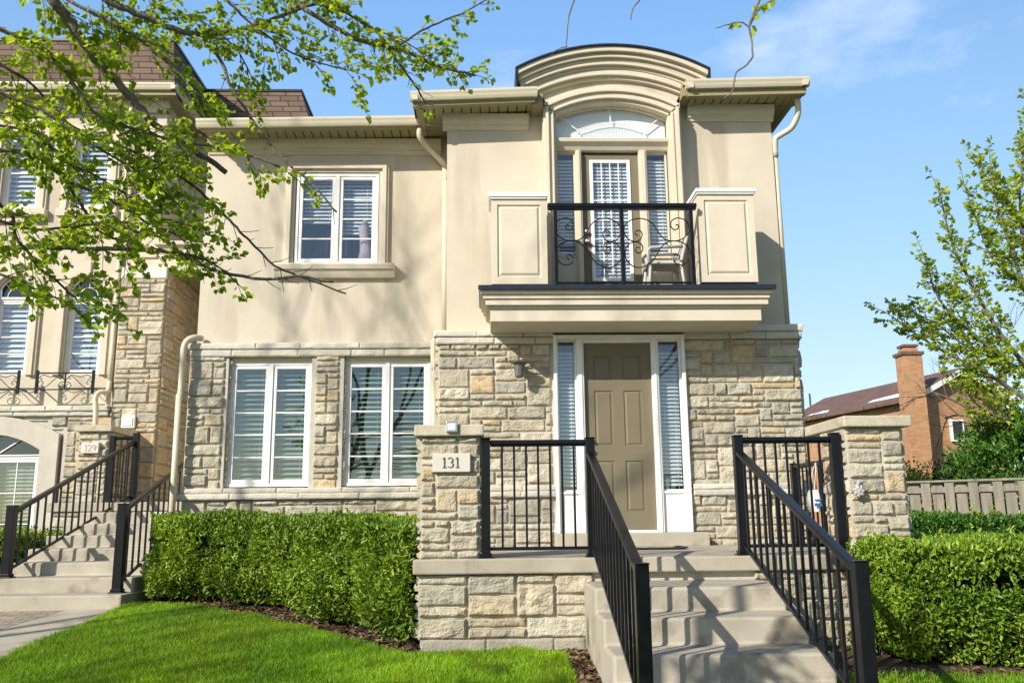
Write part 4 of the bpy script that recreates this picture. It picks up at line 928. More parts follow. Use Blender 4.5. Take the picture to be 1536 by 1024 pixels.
r=thing('porch_railing','short black railing between the 129 pier and the head of its stairs','railing',(-5.6,14.25,.32),g)
post(r,-5.84,14.25,.32,1.36,.08);post(r,-5.48,14.25,.32,1.40,.085);railrun(r,(-5.80,14.25),(-5.52,14.25),1.34,1.34,.42,.42,2,first=1)
# ============================================================ wooden fence and brick house on the right
Fz=thing('wooden_fence','weathered grey board fence behind the right-hand hedges','fence',(7,12.8,-.6))
A=Vector((5.6,13.45,0));B=Vector((10.6,10.9,0));d=(B-A).normalized();nrm=Vector((d.y,-d.x,0));n=int((B-A).length/.155)
mb=MB();mr=MB()
for k in range(n):
    p=A+d*(k*.155);o=nrm*(.022 if k%2==0 else -.03);h=.47+random.uniform(-.012,.012)+.006*k*.3;wd=.060 if k%2==0 else .070
    q=p+o;a=q-d*wd;c=q+d*wd;th=nrm*.018
    mb.add([a+Vector((0,0,-.9)),c+Vector((0,0,-.9)),c+th+Vector((0,0,-.9)),a+th+Vector((0,0,-.9)),a+Vector((0,0,h)),c+Vector((0,0,h)),c+th+Vector((0,0,h)),a+th+Vector((0,0,h))],[(0,3,2,1),(4,5,6,7),(0,1,5,4),(1,2,6,5),(2,3,7,6),(3,0,4,7)])
mb.build('boards',M['fence'],Fz)
for z in(-.35,.36):mr.beam(A+Vector((0,0,z)),B+Vector((0,0,z+.04)),.04,.08)
mr.beam(A+Vector((0,0,.485)),B+Vector((0,0,.52)),.12,.03);mr.build('rail',M['fence'],Fz)
BH=thing('brick_house','distant orange brick house with a tall chimney and low brown roof','house',(17.6,36,-1))
C0=Vector((17.6,36,0));u=Vector((-.225,.974,0)).normalized();gdir=Vector((.974,.225,0)).normalized()
if True:
    Lw=9.5;Wg=4.6;ze=4.78;zp=5.95
    far=C0+u*Lw;ri=C0+gdir*Wg
    b=MB();z0=-1
    def W(p,z):return (p.x,p.y,z)
    b.quad(W(C0,z0),W(C0,ze),W(far,ze),W(far,z0));mid=C0+gdir*(Wg/2)
    b.add([W(C0,z0),W(ri,z0),W(ri,ze),W(mid,zp),W(C0,ze)],[(0,1,2,3,4)]);fr_=ri+u*Lw;b.quad(W(ri,z0),W(fr_,z0),W(fr_,ze),W(ri,ze))
    b.build('wall',M['brick'],BH)
    b=MB();ov=.35
    c0=C0-gdir*ov-u*ov;c1=far-gdir*ov;m0=mid-u*ov;m1=mid+u*Lw;r0=ri+gdir*ov-u*ov;r1=fr_+gdir*ov;k=.17
    for p,q,r_,s_ in((c0,m0,m1,c1),(m0,r0,r1,m1)):
        za=ze-k if p is c0 else zp;zb=zp if p is c0 else ze-k
        b.add([W(p,za),W(q,zb),W(r_,zb),W(s_,za),W(p,za+.12),W(q,zb+.12),W(r_,zb+.12),W(s_,za+.12)],[(3,2,1,0),(4,5,6,7),(0,1,5,4),(1,2,6,5),(2,3,7,6),(3,0,4,7)])
    rf=b.build('roof',M['roofr'],BH)
    b=MB();b.beam(W(c0,ze-.18),W(m0,zp-.01),.06,.2);b.beam(W(m0,zp-.01),W(r0,ze-.18),.06,.2);b.build('bargeboard',M['white'],rf)
    b=MB();b.beam(W(c0,ze-.13),W(c1,ze-.13),.12,.12);b.build('gutter',M['roofr'],rf)
    b=MB()
    for t0,t1,w0,w1 in((.03,.34,.12,.30),(.62,.80,.08,.2)):
        def on(t,w):p=c0.lerp(c1,t).lerp(m0.lerp(m1,t),w);return (p.x,p.y,(ze-k)+(zp-ze+k)*w+.135)
        b.add([on(t0,w0),on(t1,w0*1.2),on(t1*.97,w1*.8),on((t0+t1)/2,w1),on(t0+.02,w1*.9)],[(0,4,3,2,1)])
    b.build('glare_patch',M['glare'],rf)  # light reflecting off the roof, put in as pale flat patches
    cx,cy=17.3,36.6
    b=MB();b.box(17.05,17.82,35.3,36.05,-1,6.45);b.box(17.15,17.72,35.4,35.95,6.6,6.75);b.build('chimney',M['brick'],BH)
    b=MB();b.box(16.98,17.89,35.23,36.12,6.45,6.58);b.box(17.12,17.75,35.38,35.98,6.8,6.9);b.build('chimney_cap',M['roofr'],BH)
    p=mid.lerp(C0,.35);b=MB();b.box(19.2,19.75,36.25,36.5,3.0,3.9);b.build('window',M['white'],BH);b=MB();b.box(19.28,19.67,36.22,36.26,3.08,3.82);b.build('pane',M['room'],BH)
    b=MB();b.tube([(15.2,42,5.2),(15.2,42,5.9)],.06,6);b.tube([(15.55,42,5.2),(15.55,42,5.8)],.05,6);b.build('vent_pipe',M['copper'],BH)
# ============================================================ VEGETATION
def leafmesh(name,P,D,L,Wd,C,m,parent=None,fold=.35,seed=0,droop=.15):
    # P base points, D unit directions, L lengths, Wd widths, C colours; every leaf is two folded quads
    rs=np.random.RandomState(seed);n=len(P);D=D/np.linalg.norm(D,axis=1,keepdims=True)
    r=rs.randn(n,3);r[:,2]+=1.2*rs.rand(n);S=np.cross(D,r);S/=np.linalg.norm(S,axis=1,keepdims=True)+1e-9;Nn=np.cross(S,D)
    L=L[:,None];Wd=Wd[:,None];f=fold*Wd
    v0=P;v1=P+D*L*.32+S*Wd*.5+Nn*f;v2=P+D*L*.72+S*Wd*.36+Nn*f*.7-Nn*L*droop*.4;v3=P+D*L-Nn*L*droop;v4=P+D*L*.72-S*Wd*.36+Nn*f*.7-Nn*L*droop*.4;v5=P+D*L*.32-S*Wd*.5+Nn*f
    V=np.stack([v0,v1,v2,v3,v4,v5],1).reshape(-1,3);i=np.arange(n)[:,None]*6
    F=np.concatenate([i+np.array([[0,1,2,3]]),i+np.array([[0,3,4,5]])],0)
    return npmesh(name,V,F,m,parent,np.repeat(C,6,0))
def hedge(name,label,front,back,ztop,gap,n,seed,size=.050,cols=((.075,.17,.014),(.27,.40,.03)),thick=.20,bulge=.12,endcap=True,group=None):
    # front/back: list of (x,y) plan points, left to right; ztop(t) top height
    rs=np.random.RandomState(seed);f=np.array(front,float);k=np.array(back,float)
    T=np.linspace(0,1,len(f))
    def fr(t):return np.stack([np.interp(t,T,f[:,0]),np.interp(t,T,f[:,1])],1)
    def bk(t):return np.stack([np.interp(t,T,k[:,0]),np.interp(t,T,k[:,1])],1)
    lf=np.sum(np.linalg.norm(np.diff(f,axis=0),axis=1));dp=np.mean(np.linalg.norm(f-k,axis=1));h=1.0
    ar=np.array([lf*h,lf*dp,dp*h,dp*h]);ar/=ar.sum();cnt=(ar*n).astype(int);PP=[];NN=[];SH=[]
    def gzv(p):return G(p[:,0],p[:,1])
    # front face
    for face,c in enumerate(cnt):
        a=rs.rand(c);b_=rs.rand(c)
        if face==0:
            t=a;p=fr(t);z0=gzv(p)+gap;z1=ztop(t);q=b_**.9;z=z0+(z1-z0)*q;d=fr(np.clip(t+.01,0,1))-fr(np.clip(t-.01,0,1));nx=np.stack([d[:,1],-d[:,0],np.zeros(c)],1);nx/=np.linalg.norm(nx,axis=1,keepdims=True)
            if (nx[:,1].mean()>0):nx=-nx
            P=np.concatenate([p,z[:,None]],1);e=np.clip((z1-z)/.22,0,1);P-=nx*((1-e)**2*.17)[:,None];e2=np.clip((z-z0)/.35,0,1);P-=nx*((1-e2)**1.5*.22)[:,None]
            nx=nx+np.array([0,0,1])*((1-e)*.9)[:,None]
            dd=vnoise(t*lf,z,1.9,seed)*.6+vnoise(t*lf,z,6,seed+1)*.4;P+=nx*((dd-.5)*2*bulge)[:,None]
            sh=dd
        elif face==1:
            t=a;p=fr(t)*(1-b_[:,None])+bk(t)*b_[:,None];z=ztop(t)-np.clip(.10-b_*dp,0,1)**1.*.4;nx=np.tile([0,0,1.],(c,1));P=np.concatenate([p,z[:,None]],1)
            dd=vnoise(p[:,0],p[:,1],2.2,seed)*.6+vnoise(p[:,0],p[:,1],8,seed)*.4;P[:,2]+=(dd-.5)*bulge*1.1;sh=dd
        else:
            t=np.full(c,0. if face==2 else 1.);p=fr(t)*(1-b_[:,None])+bk(t)*b_[:,None];z0=gzv(p)+gap;z1=ztop(t);z=z0+(z1-z0)*a;nx=np.tile([-1. if face==2 else 1.,-.2,0],(c,1));P=np.concatenate([p,z[:,None]],1)
            dd=vnoise(p[:,1],z,3,seed);P+=nx*((dd-.5)*2*bulge)[:,None];sh=dd
        dep=rs.rand(c)**2.2*thick;P=P-nx*dep[:,None]
        if face!=1:
            kp=(vnoise(P[:,0]*1.0+P[:,1],P[:,2],4.2,seed+3)*.6+vnoise(P[:,0]+P[:,1],P[:,2],10,seed+4)*.4+.22*rs.rand(c))>.47
            P=P[kp];nx=nx[kp];sh=sh[kp]
        PP.append(P);NN.append(nx);SH.append(sh)
    P=np.concatenate(PP);Nn=np.concatenate(NN);sh=np.concatenate(SH);c=len(P)
    D=Nn*.55+np.array([0,0,.45])+rs.randn(c,3)*.75
    q=np.clip(vnoise(P[:,0]+P[:,1],P[:,2],1.6,seed+2)*.7+rs.rand(c)*.5,0,1)[:,None];C=np.array([cols[0]])*(1-q)+np.array([cols[1]])*q;C*=(.75+.5*rs.rand(c,1))
    yl=rs.rand(c,1)<.012;C=np.where(yl,np.array([[.42,.36,.08]]),C)
    t=thing(name,label,'hedge',(float(f[:,0].mean()),float(f[:,1].mean()),gz(float(f[:,0].mean()),float(f[:,1].mean()))),group)
    # stray shoots standing out of the clipped face
    sp_=[];sd_=[];m_=int(lf*9)
    for k_ in range(m_):
        i_=rs.randint(c);nn_=Nn[i_]*.6+np.array([0,0,1.])*rs.uniform(.4,1)+rs.randn(3)*.25;nn_/=np.linalg.norm(nn_);l_=rs.uniform(.05,.13)
        for j_ in range(7):sp_.append(P[i_]+nn_*l_*j_/6);sd_.append(nn_*.8+rs.randn(3)*.6)
    P=np.concatenate([P,np.array(sp_)]);D=np.concatenate([D,np.array(sd_)]);C=np.concatenate([C,np.array([[.26,.40,.04]])*(.7+.5*rs.rand(len(sp_),1))]);c=len(P)
    leafmesh('foliage',P,D,size*rs.uniform(.7,1.25,c),size*.48*rs.uniform(.8,1.2,c),C,M['hleaf'],t,seed=seed)
    # woody stems and twigs inside
    b=MB();rnd=random.Random(seed)
    ns=int(lf/.16)
    for i in range(ns):
        tt=np.array([(i+.5)/ns]);p0=(fr(tt)*.72+bk(tt)*.28)[0];x,y=p0[0]+rnd.uniform(-.05,.05),p0[1]+rnd.uniform(-.1,.15);z0=gz(x,y)-.03;zt=float(ztop(tt)[0])-.12
        for j in range(5):
            a=rnd.uniform(0,6.28);r=rnd.uniform(.05,.30);b.tube([(x+rnd.uniform(-.03,.03),y+rnd.uniform(-.03,.03),z0),(x+r*.45*math.cos(a),y+r*.45*math.sin(a),z0+(zt-z0)*.45),(x+r*math.cos(a),y+r*math.sin(a),zt-rnd.uniform(0,.2))],rnd.uniform(.004,.009),5,r1=.002)
    b.build('stems',M['twig'],t)
    # dense inner foliage
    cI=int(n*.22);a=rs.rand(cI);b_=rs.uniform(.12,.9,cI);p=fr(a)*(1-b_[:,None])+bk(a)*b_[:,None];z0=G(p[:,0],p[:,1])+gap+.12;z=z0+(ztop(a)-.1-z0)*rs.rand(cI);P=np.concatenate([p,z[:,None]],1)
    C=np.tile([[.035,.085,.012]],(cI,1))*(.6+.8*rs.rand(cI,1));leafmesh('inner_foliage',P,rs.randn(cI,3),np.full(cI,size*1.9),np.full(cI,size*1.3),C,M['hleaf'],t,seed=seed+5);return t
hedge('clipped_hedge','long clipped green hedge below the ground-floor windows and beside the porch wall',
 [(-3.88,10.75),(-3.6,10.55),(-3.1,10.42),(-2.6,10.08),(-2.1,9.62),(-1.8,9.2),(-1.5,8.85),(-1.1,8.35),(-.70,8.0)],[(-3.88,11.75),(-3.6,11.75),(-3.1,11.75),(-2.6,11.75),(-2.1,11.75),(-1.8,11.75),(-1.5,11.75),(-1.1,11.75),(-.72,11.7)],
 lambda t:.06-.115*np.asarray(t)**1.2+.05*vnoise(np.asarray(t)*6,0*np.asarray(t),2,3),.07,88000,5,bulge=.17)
hedge('clipped_hedge','big rounded clipped hedge in front of the right-hand stone pier',
 [(3.12,7.62),(3.3,7.25),(4.0,7.12),(5.0,7.12),(6.4,7.15)],[(3.45,8.0),(3.9,8.7),(4.2,9.2),(5.2,9.3),(6.6,9.3)],
 lambda t:-.235+.03*vnoise(np.asarray(t)*5,0*np.asarray(t),2,4)-.0*np.asarray(t),.03,76000,9,cols=((.07,.165,.014),(.25,.38,.03)))
hedge('clipped_hedge','low dark clipped hedge running along the foot of the wooden fence',
 [(4.4,10.5),(5.6,10.3),(7.0,10.1),(8.6,9.9)],[(4.6,11.8),(5.8,11.6),(7.4,11.3),(9.4,10.9)],lambda t:.03-.15*np.asarray(t)+.02*vnoise(np.asarray(t)*6,0*np.asarray(t),2,6),.05,26000,12,cols=((.03,.10,.012),(.08,.20,.018)))
hedge('clipped_hedge','clipped hedge at the left edge of the picture behind the far stair railing',
 [(-9.5,12.2),(-8,12.0),(-6.9,11.9),(-6.15,12.0)],[(-9.5,13.8),(-8,13.8),(-6.9,13.8),(-6.1,13.6)],lambda t:.02-.12*np.asarray(t),.05,14000,15,size=.05)
# ---------------- trees
def rot(v,ax,a):return Matrix.Rotation(a,3,ax)@v
TW=random.Random(5)
class Leafer:
    def __init__(s):s.P=[];s.D=[];s.L=[]
    def add(s,p,d,l):s.P.append(tuple(p));s.D.append(tuple(d));s.L.append(l)
    def build(s,name,m,parent,c0,c1,ratio=.72,seed=3,yl=0,droop=.2):
        rs=np.random.RandomState(seed);n=len(s.P);P=np.array(s.P);q=rs.rand(n,1);q=np.clip(q*.7+.4*vnoise(P[:,0],P[:,2],3,2)[:,None],0,1);C=np.array([c0])*(1-q)+np.array([c1])*q;L=np.array(s.L)
        return leafmesh(name,P,np.array(s.D),L,L*ratio*rs.uniform(.8,1.15,n),C,m,parent,seed=seed,droop=droop)
def spray(mb,lf,p,d,length,rnd,leaf=.05,step=.032,r=.0035,depth=0,flat=.35,bare=0.):
    n=max(2,int(length/step));pts=[Vector(p)];q=Vector(p);d=d.normalized()
    for i in range(n):
        d=(d+Vector((rnd.uniform(-.14,.14),rnd.uniform(-.14,.14),rnd.uniform(-.13,.10)))).normalized();q=q+d*step;pts.append(q.copy())
        if rnd.random()>bare and i>0:
            for s in((1,-1) if rnd.random()<.45 else (rnd.choice((1,-1)),)):
                side=d.cross(Vector((0,0,1)));side=side.normalized() if side.length>.1 else Vector((1,0,0))
                ld=(d*.45+side*s*rnd.uniform(.5,1)+Vector((0,0,rnd.uniform(-.55,.35)))).normalized();st=q+ld*.012;lf.add(st,ld,leaf*rnd.uniform(.6,1.25))
        if depth and rnd.random()<.22:
            a=rnd.choice((1,-1))*rnd.uniform(.5,1.1);dd=rot(d,Vector((rnd.uniform(-.4,.4),rnd.uniform(-.6,.6),1)).normalized(),a);spray(mb,lf,q,dd,length*rnd.uniform(.3,.55),rnd,leaf,step,r*.7,depth-1,flat,bare)
    if rnd.random()>bare:
        for a in(-.5,0,.5):lf.add(q,rot(d,Vector((0,-.5,1)).normalized(),a),leaf*rnd.uniform(.7,1.1))
    mb.tube(pts,r,4,r1=r*.4)
BRANCHES=[
('big',0.036,[(-2.59,4.6,3.25),(-2.52,4.67,3.09),(-2.48,4.75,2.97),(-2.43,4.82,2.89),(-2.34,4.89,2.78),(-2.29,4.96,2.7),(-2.2,5.04,2.6),(-2.1,5.11,2.49),(-2.02,5.18,2.41),(-1.9,5.25,2.35),(-1.79,5.33,2.28),(-1.63,5.4,2.18)]),
('b2',0.024,[(-2.51,5.0,3.31),(-2.31,5.07,3.17),(-2.18,5.13,3.13),(-2.04,5.2,3.09),(-1.88,5.27,3.07),(-1.75,5.33,3.1),(-1.57,5.4,3.18),(-1.44,5.47,3.28),(-1.27,5.53,3.39),(-1.03,5.6,3.55)]),
('b2d',0.013,[(-1.8,5.3,3.07),(-1.69,5.36,2.92),(-1.63,5.41,2.76),(-1.55,5.47,2.64),(-1.46,5.53,2.51),(-1.29,5.59,2.32),(-1.11,5.64,2.17),(-0.98,5.7,2.02)]),
('b3',0.016,[(-2.95,4.8,1.5),(-2.7,4.87,1.52),(-2.44,4.93,1.54),(-2.15,5.0,1.55),(-1.86,5.07,1.56),(-1.68,5.13,1.5),(-1.57,5.2,1.47),(-1.32,5.27,1.44),(-1.14,5.33,1.48),(-0.94,5.4,1.46)]),
('b4',0.015,[(-2.92,4.7,2.04),(-2.69,4.76,2.05),(-2.57,4.81,2.06),(-2.5,4.87,2.03),(-2.45,4.92,1.99),(-2.38,4.98,1.94),(-2.25,5.03,1.89),(-2.15,5.09,1.85),(-1.97,5.14,1.74),(-1.83,5.2,1.7)]),
('b5',0.012,[(-2.81,4.6,1.89),(-2.6,4.64,1.69),(-2.55,4.69,1.63),(-2.54,4.73,1.53),(-2.48,4.77,1.45),(-2.45,4.81,1.39),(-2.35,4.86,1.31),(-2.26,4.9,1.22)]),
('b6',0.011,[(-1.98,5.2,2.18),(-1.77,5.24,2.02),(-1.66,5.28,1.92),(-1.57,5.31,1.83),(-1.49,5.35,1.75),(-1.4,5.39,1.66),(-1.3,5.42,1.57),(-1.17,5.46,1.52),(-0.87,5.5,1.41)]),
('b7',0.02,[(-1.76,5.4,3.83),(-1.46,5.47,3.58),(-1.17,5.53,3.38),(-0.98,5.6,3.29),(-0.84,5.67,3.25),(-0.68,5.73,3.25),(-0.53,5.8,3.24),(-0.38,5.87,3.2),(-0.23,5.93,3.18),(-0.06,6.0,3.18)]),
('b7d',0.009,[(-0.67,5.7,3.23),(-0.58,5.72,3.11),(-0.49,5.75,2.99),(-0.43,5.78,2.9),(-0.41,5.8,2.86)]),
('b7u',0.009,[(-0.62,5.7,3.21),(-0.59,5.76,3.27),(-0.44,5.82,3.42),(-0.28,5.88,3.54),(-0.12,5.94,3.65),(0.05,6.0,3.8)]),
('b8',0.013,[(-2.66,4.9,3.29),(-2.5,4.95,3.1),(-2.26,5.0,2.99),(-2.14,5.05,2.93),(-2.02,5.1,2.84),(-1.9,5.15,2.75),(-1.76,5.2,2.58)]),
('b9',0.014,[(-2.84,4.5,2.73),(-2.67,4.59,2.69),(-2.55,4.68,2.67),(-2.42,4.77,2.58),(-2.33,4.86,2.44),(-2.25,4.94,2.34),(-2.06,5.03,2.3),(-1.8,5.12,2.26),(-1.54,5.21,2.25),(-1.27,5.3,2.18)]),
('b10',0.01,[(-2.8,4.5,2.34),(-2.62,4.57,2.3),(-2.43,4.63,2.23),(-2.27,4.7,2.13),(-2.11,4.77,2.04),(-1.93,4.83,1.94),(-1.77,4.9,1.81)]),
('b11',0.01,[(-3.08,4.9,2.8),(-2.9,4.95,2.7),(-2.72,5.0,2.6),(-2.58,5.05,2.46),(-2.47,5.1,2.35),(-2.25,5.15,2.27),(-2.02,5.2,2.18)]),
('b12',0.009,[(-1.84,5.3,3.52),(-1.68,5.35,3.36),(-1.56,5.4,3.25),(-1.39,5.45,3.13),(-1.26,5.5,3.06),(-1.1,5.55,3.02),(-0.93,5.6,3.0)]),
('b13',0.009,[(-2.63,4.4,1.59),(-2.49,4.46,1.54),(-2.35,4.52,1.51),(-2.21,4.58,1.54),(-2.06,4.64,1.58),(-1.91,4.7,1.57)]),
('b14',0.008,[(-2.6,4.4,1.27),(-2.46,4.45,1.25),(-2.34,4.5,1.2),(-2.21,4.55,1.15),(-2.11,4.6,1.08)]),
('b15',0.009,[(-2.19,5.1,3.43),(-2.08,5.16,3.23),(-1.97,5.22,3.18),(-1.82,5.28,3.17),(-1.61,5.34,3.02),(-1.52,5.4,2.87)]),
('b16',0.008,[(-1.35,5.4,3.64),(-1.14,5.46,3.43),(-0.92,5.52,3.37),(-0.75,5.58,3.29),(-0.57,5.64,3.25),(-0.39,5.7,3.16)]),
('b17',0.009,[(-2.84,4.6,2.16),(-2.65,4.66,2.15),(-2.5,4.72,2.14),(-2.34,4.78,2.0),(-2.21,4.84,1.94),(-2.04,4.9,1.85)]),
('b18',0.008,[(-1.83,5.0,1.54),(-1.7,5.07,1.53),(-1.56,5.13,1.48),(-1.46,5.2,1.39)]),
('b19',0.009,[(-2.38,4.9,1.91),(-2.28,4.96,1.75),(-2.23,5.02,1.67),(-2.09,5.08,1.63),(-1.93,5.14,1.78),(-1.71,5.2,1.73)]),
('v1',0.008,[(0.79,6.6,4.35),(0.75,6.6,4.17),(0.71,6.6,4.06),(0.69,6.6,3.96),(0.68,6.6,3.84),(0.67,6.6,3.73)]),
('v1b',0.004,[(0.68,6.6,3.75),(0.62,6.6,3.73),(0.57,6.6,3.7),(0.54,6.6,3.65)]),
('v2',0.008,[(1.27,6.4,4.13),(1.24,6.4,4.04),(1.19,6.4,3.97),(1.17,6.4,3.87)]),
('v3',0.011,[(2.33,6.4,4.29),(2.21,6.4,4.05),(2.14,6.4,3.9),(2.11,6.4,3.81),(2.12,6.4,3.69),(2.12,6.4,3.56),(2.07,6.4,3.49),(1.98,6.4,3.42),(1.96,6.4,3.33),(1.94,6.4,3.26),(1.87,6.4,3.2)]),
('v3b',0.006,[(2.11,6.4,3.81),(2.06,6.4,3.85),(2.0,6.4,3.85),(1.93,6.4,3.83),(1.84,6.4,3.8)]),
('v3c',0.006,[(2.11,6.4,3.81),(2.18,6.4,3.94),(2.26,6.4,4.02),(2.4,6.4,4.1)]),
]
RTREE=[
(0.13,[(10.17,15.0,-0.32),(10.0,15.03,0.79),(9.95,15.07,1.94),(10.01,15.1,3.12),(10.12,15.13,4.6),(10.2,15.17,6.13),(10.16,15.2,7.2)]) ,
(0.05,[(9.9,15.0,1.93),(9.39,14.84,2.37),(8.8,14.68,3.04),(8.34,14.52,3.82),(7.98,14.36,4.48),(7.77,14.2,5.26)]) ,
(0.05,[(9.95,15.0,2.75),(9.55,14.88,3.43),(9.25,14.75,4.48),(8.98,14.62,5.29),(8.89,14.5,5.89)]) ,
(0.045,[(9.9,15.0,1.47),(9.19,14.8,1.91),(8.44,14.6,2.34),(7.79,14.4,2.59),(7.17,14.2,2.89),(6.66,14.0,3.17)]) ,
(0.04,[(9.94,15.0,3.1),(9.62,15.0,4.31),(9.65,15.0,5.56),(9.84,15.0,6.52)]) ,
(0.04,[(9.91,15.0,1.81),(9.11,14.75,2.36),(8.23,14.5,3.0),(7.59,14.25,3.52),(7.32,14.0,4.03)]) ,
(0.035,[(9.93,15.0,1.24),(8.99,14.75,1.45),(8.21,14.5,1.76),(7.9,14.3,2.0)]) ,
(0.03,[(10.0,15.0,4.31),(9.5,14.87,5.01),(9.13,14.73,5.58),(8.74,14.6,5.97)]) ,
(0.03,[(10.0,15.0,3.58),(9.51,14.9,3.92),(8.91,14.8,4.38),(8.64,14.7,5.08),(8.46,14.6,5.53)]) ,
(0.03,[(9.61,15.0,2.4),(8.83,14.82,2.6),(8.18,14.65,2.81),(7.66,14.47,3.12),(7.2,14.3,3.31)]) ,
]
T=thing('leafy_tree','fresh green tree whose leafy boughs hang over the top left in front of the houses','tree',(-3.9,1.5,-1.7))
br=MB();tw=MB();lf=Leafer()
#        leafy t0, t1, twig spacing, twig length, side depth, bare
CF={'big':(0,.78,.085,.34,1,.05),'b2':(0,1,.075,.30,1,.05),'b2d':(0,.55,.10,.20,0,.45),'b3':(0,.62,.085,.24,1,.1),'b4':(0,1,.07,.27,1,.05),'b5':(0,1,.07,.24,1,.05),
'b6':(0,.35,.09,.2,0,.3),'b7':(0,1,.07,.21,1,.05),'b7d':(0,.5,.08,.12,0,.3),'b7u':(.1,1,.07,.12,0,.1),'b8':(0,1,.07,.30,1,.05),'b9':(0,1,.07,.28,1,.05),'b10':(0,1,.07,.28,1,.05),'b11':(0,1,.07,.30,1,.05),
'b12':(0,1,.07,.24,1,.08),'b13':(0,1,.07,.25,1,.05),'b14':(0,1,.07,.20,1,.08),'b15':(0,1,.07,.26,1,.05),'b16':(0,1,.07,.22,1,.08),'b17':(0,1,.07,.27,1,.05),'b18':(.1,1,.08,.14,0,.1),'b19':(0,1,.07,.25,1,.05)}
KS=.62;BRANCHES=[(n_,r_*KS,[tuple(c*KS for c in q) for q in p_]) if n_[0]!='v' else (n_,r_,p_) for n_,r_,p_ in BRANCHES]
trunk=[(-3.9,1.5,-1.8),(-3.85,1.5,-1.0),(-3.75,1.6,-.2),(-3.6,1.7,.6),(-3.4,1.85,1.3),(-3.2,2.0,2.0),(-3.0,2.2,2.8),(-2.9,2.4,3.8)]
br.tube(smooth(trunk,3),[.12-.08*i/21 for i in range(22)],12)
for name,r,pts in BRANCHES:
    sm=smooth(pts,4);nn=len(sm);j=[Vector(p)+Vector((TW.uniform(-1,1),TW.uniform(-1,1),TW.uniform(-1,1)))*min(.006,r*.3) for p in sm]
    (br if r>=.008 else tw).tube(j,[r*(1-.55*i/nn) for i in range(nn)],8 if r>.008 else 6)
    # carry the branch back to the trunk outside the picture
    if name in CF:
        p0=Vector(pts[0])
        if name in('big','b2','b7','b3','b4','b9','b8','b5','b10','b11','b13','b14','b17','b12','b15','b16'):
            tz=min(3.4,max(.6,p0.z-.2));k=min(range(len(trunk)),key=lambda i:abs(trunk[i][2]-tz));a=Vector(trunk[k]);m_=(a+p0)/2+Vector((0,0,.1))
            br.tube(smooth([tuple(a),tuple(m_),tuple(p0)],4),[r*1.5-(r*.5)*i/8 for i in range(9)],8)
        t0,t1,sp,tl,dp_,bare=CF[name];acc=0
        for i in range(1,nn):
            a,b_=Vector(sm[i-1]),Vector(sm[i]);seg=(b_-a).length;acc+=seg;t=i/nn
            if t<t0 or t>t1+.001:continue
            while acc>sp*KS*.84:
                acc-=sp*KS*.84
                if b_.x<-.60*b_.y:continue
                d=(b_-a).normalized();s=TW.choice((1,-1));dd=rot(d,Vector((TW.uniform(-.5,.5),TW.uniform(-1.3,.2),TW.uniform(-.4,.9))).normalized(),s*TW.uniform(.5,1.25))
                spray(tw,lf,b_,dd,tl*KS*TW.uniform(.5,1.2),TW,leaf=.0265,step=.016,r=.002,depth=dp_,bare=bare)
        if name not in('b6','b2d','b3','big'):
            spray(tw,lf,sm[-1],Vector(sm[-1])-Vector(sm[-3]),tl*.7*KS,TW,leaf=.0265,step=.016,r=.002,depth=0)
# bare twigs on the leafless ends and a few leaves on the hanging shoots
for name,r,pts in BRANCHES:
    if name in('b2d','b6','b3','b7d'):
        sm=smooth(pts,4);kk=1 if name=='v3' else KS
        for i in range(len(sm)//3,len(sm)-1,2):
            a=Vector(sm[i]);d=(Vector(sm[i+1])-a).normalized();dd=rot(d,Vector((0,1,0)),TW.choice((1,-1))*TW.uniform(.4,1.1));l=TW.uniform(.04,.15)*kk
            tw.tube([a,a+dd*l*.5+Vector((0,0,-.004)),a+dd*l],.0028*kk,4,r1=.001)
for p,d in(((2.14,6.4,3.9),(.7,0,.3)),((2.2,6.4,3.98),(.9,0,-.3)),((2.26,6.4,4.02),(.3,0,-.9)),((2.13,6.4,3.82),(.8,0,-.5)),((2.11,6.4,3.78),(.6,-.2,-.8)),((2.04,6.4,3.85),(-.6,0,-.5)),((1.98,6.4,3.85),(-.4,0,-.8)),((2.3,6.4,4.05),(.5,0,-.8)),((2.36,6.4,4.08),(.8,0,-.4)),((2.18,6.4,3.95),(-.2,0,.9))):
    for k in range(2):lf.add(p,Vector(d)+Vector((TW.uniform(-.3,.3),TW.uniform(-.3,.3),TW.uniform(-.3,.3))),TW.uniform(.05,.075))
# the part of the crown outside the picture
for k in range(12):
    a=TW.uniform(2.4,4.6);p=Vector((-3.3,1.9,TW.uniform(1.0,1.9)));d=Vector((math.cos(a),math.sin(a),TW.uniform(.0,.7))).normalized();q=[p+d*(s*TW.uniform(.26,.32))+Vector((0,0,.03*s*s)) for s in range(6)];br.tube(q,.015,6,r1=.005)
    for s in range(2,6):
        for _ in range(4):spray(tw,lf,q[s],rot(d,Vector((TW.uniform(-.5,.5),TW.uniform(-.5,.5),1)).normalized(),TW.uniform(-1.3,1.3)),.25,TW,depth=1,leaf=.036,step=.025)
br.build('trunk',M['bark'],T,smooth=True);tw.build('twigs',M['twig'],T,smooth=True)
lf.build('crown',M['leaf'],T,(.14,.26,.014),(.50,.62,.055),ratio=.82)
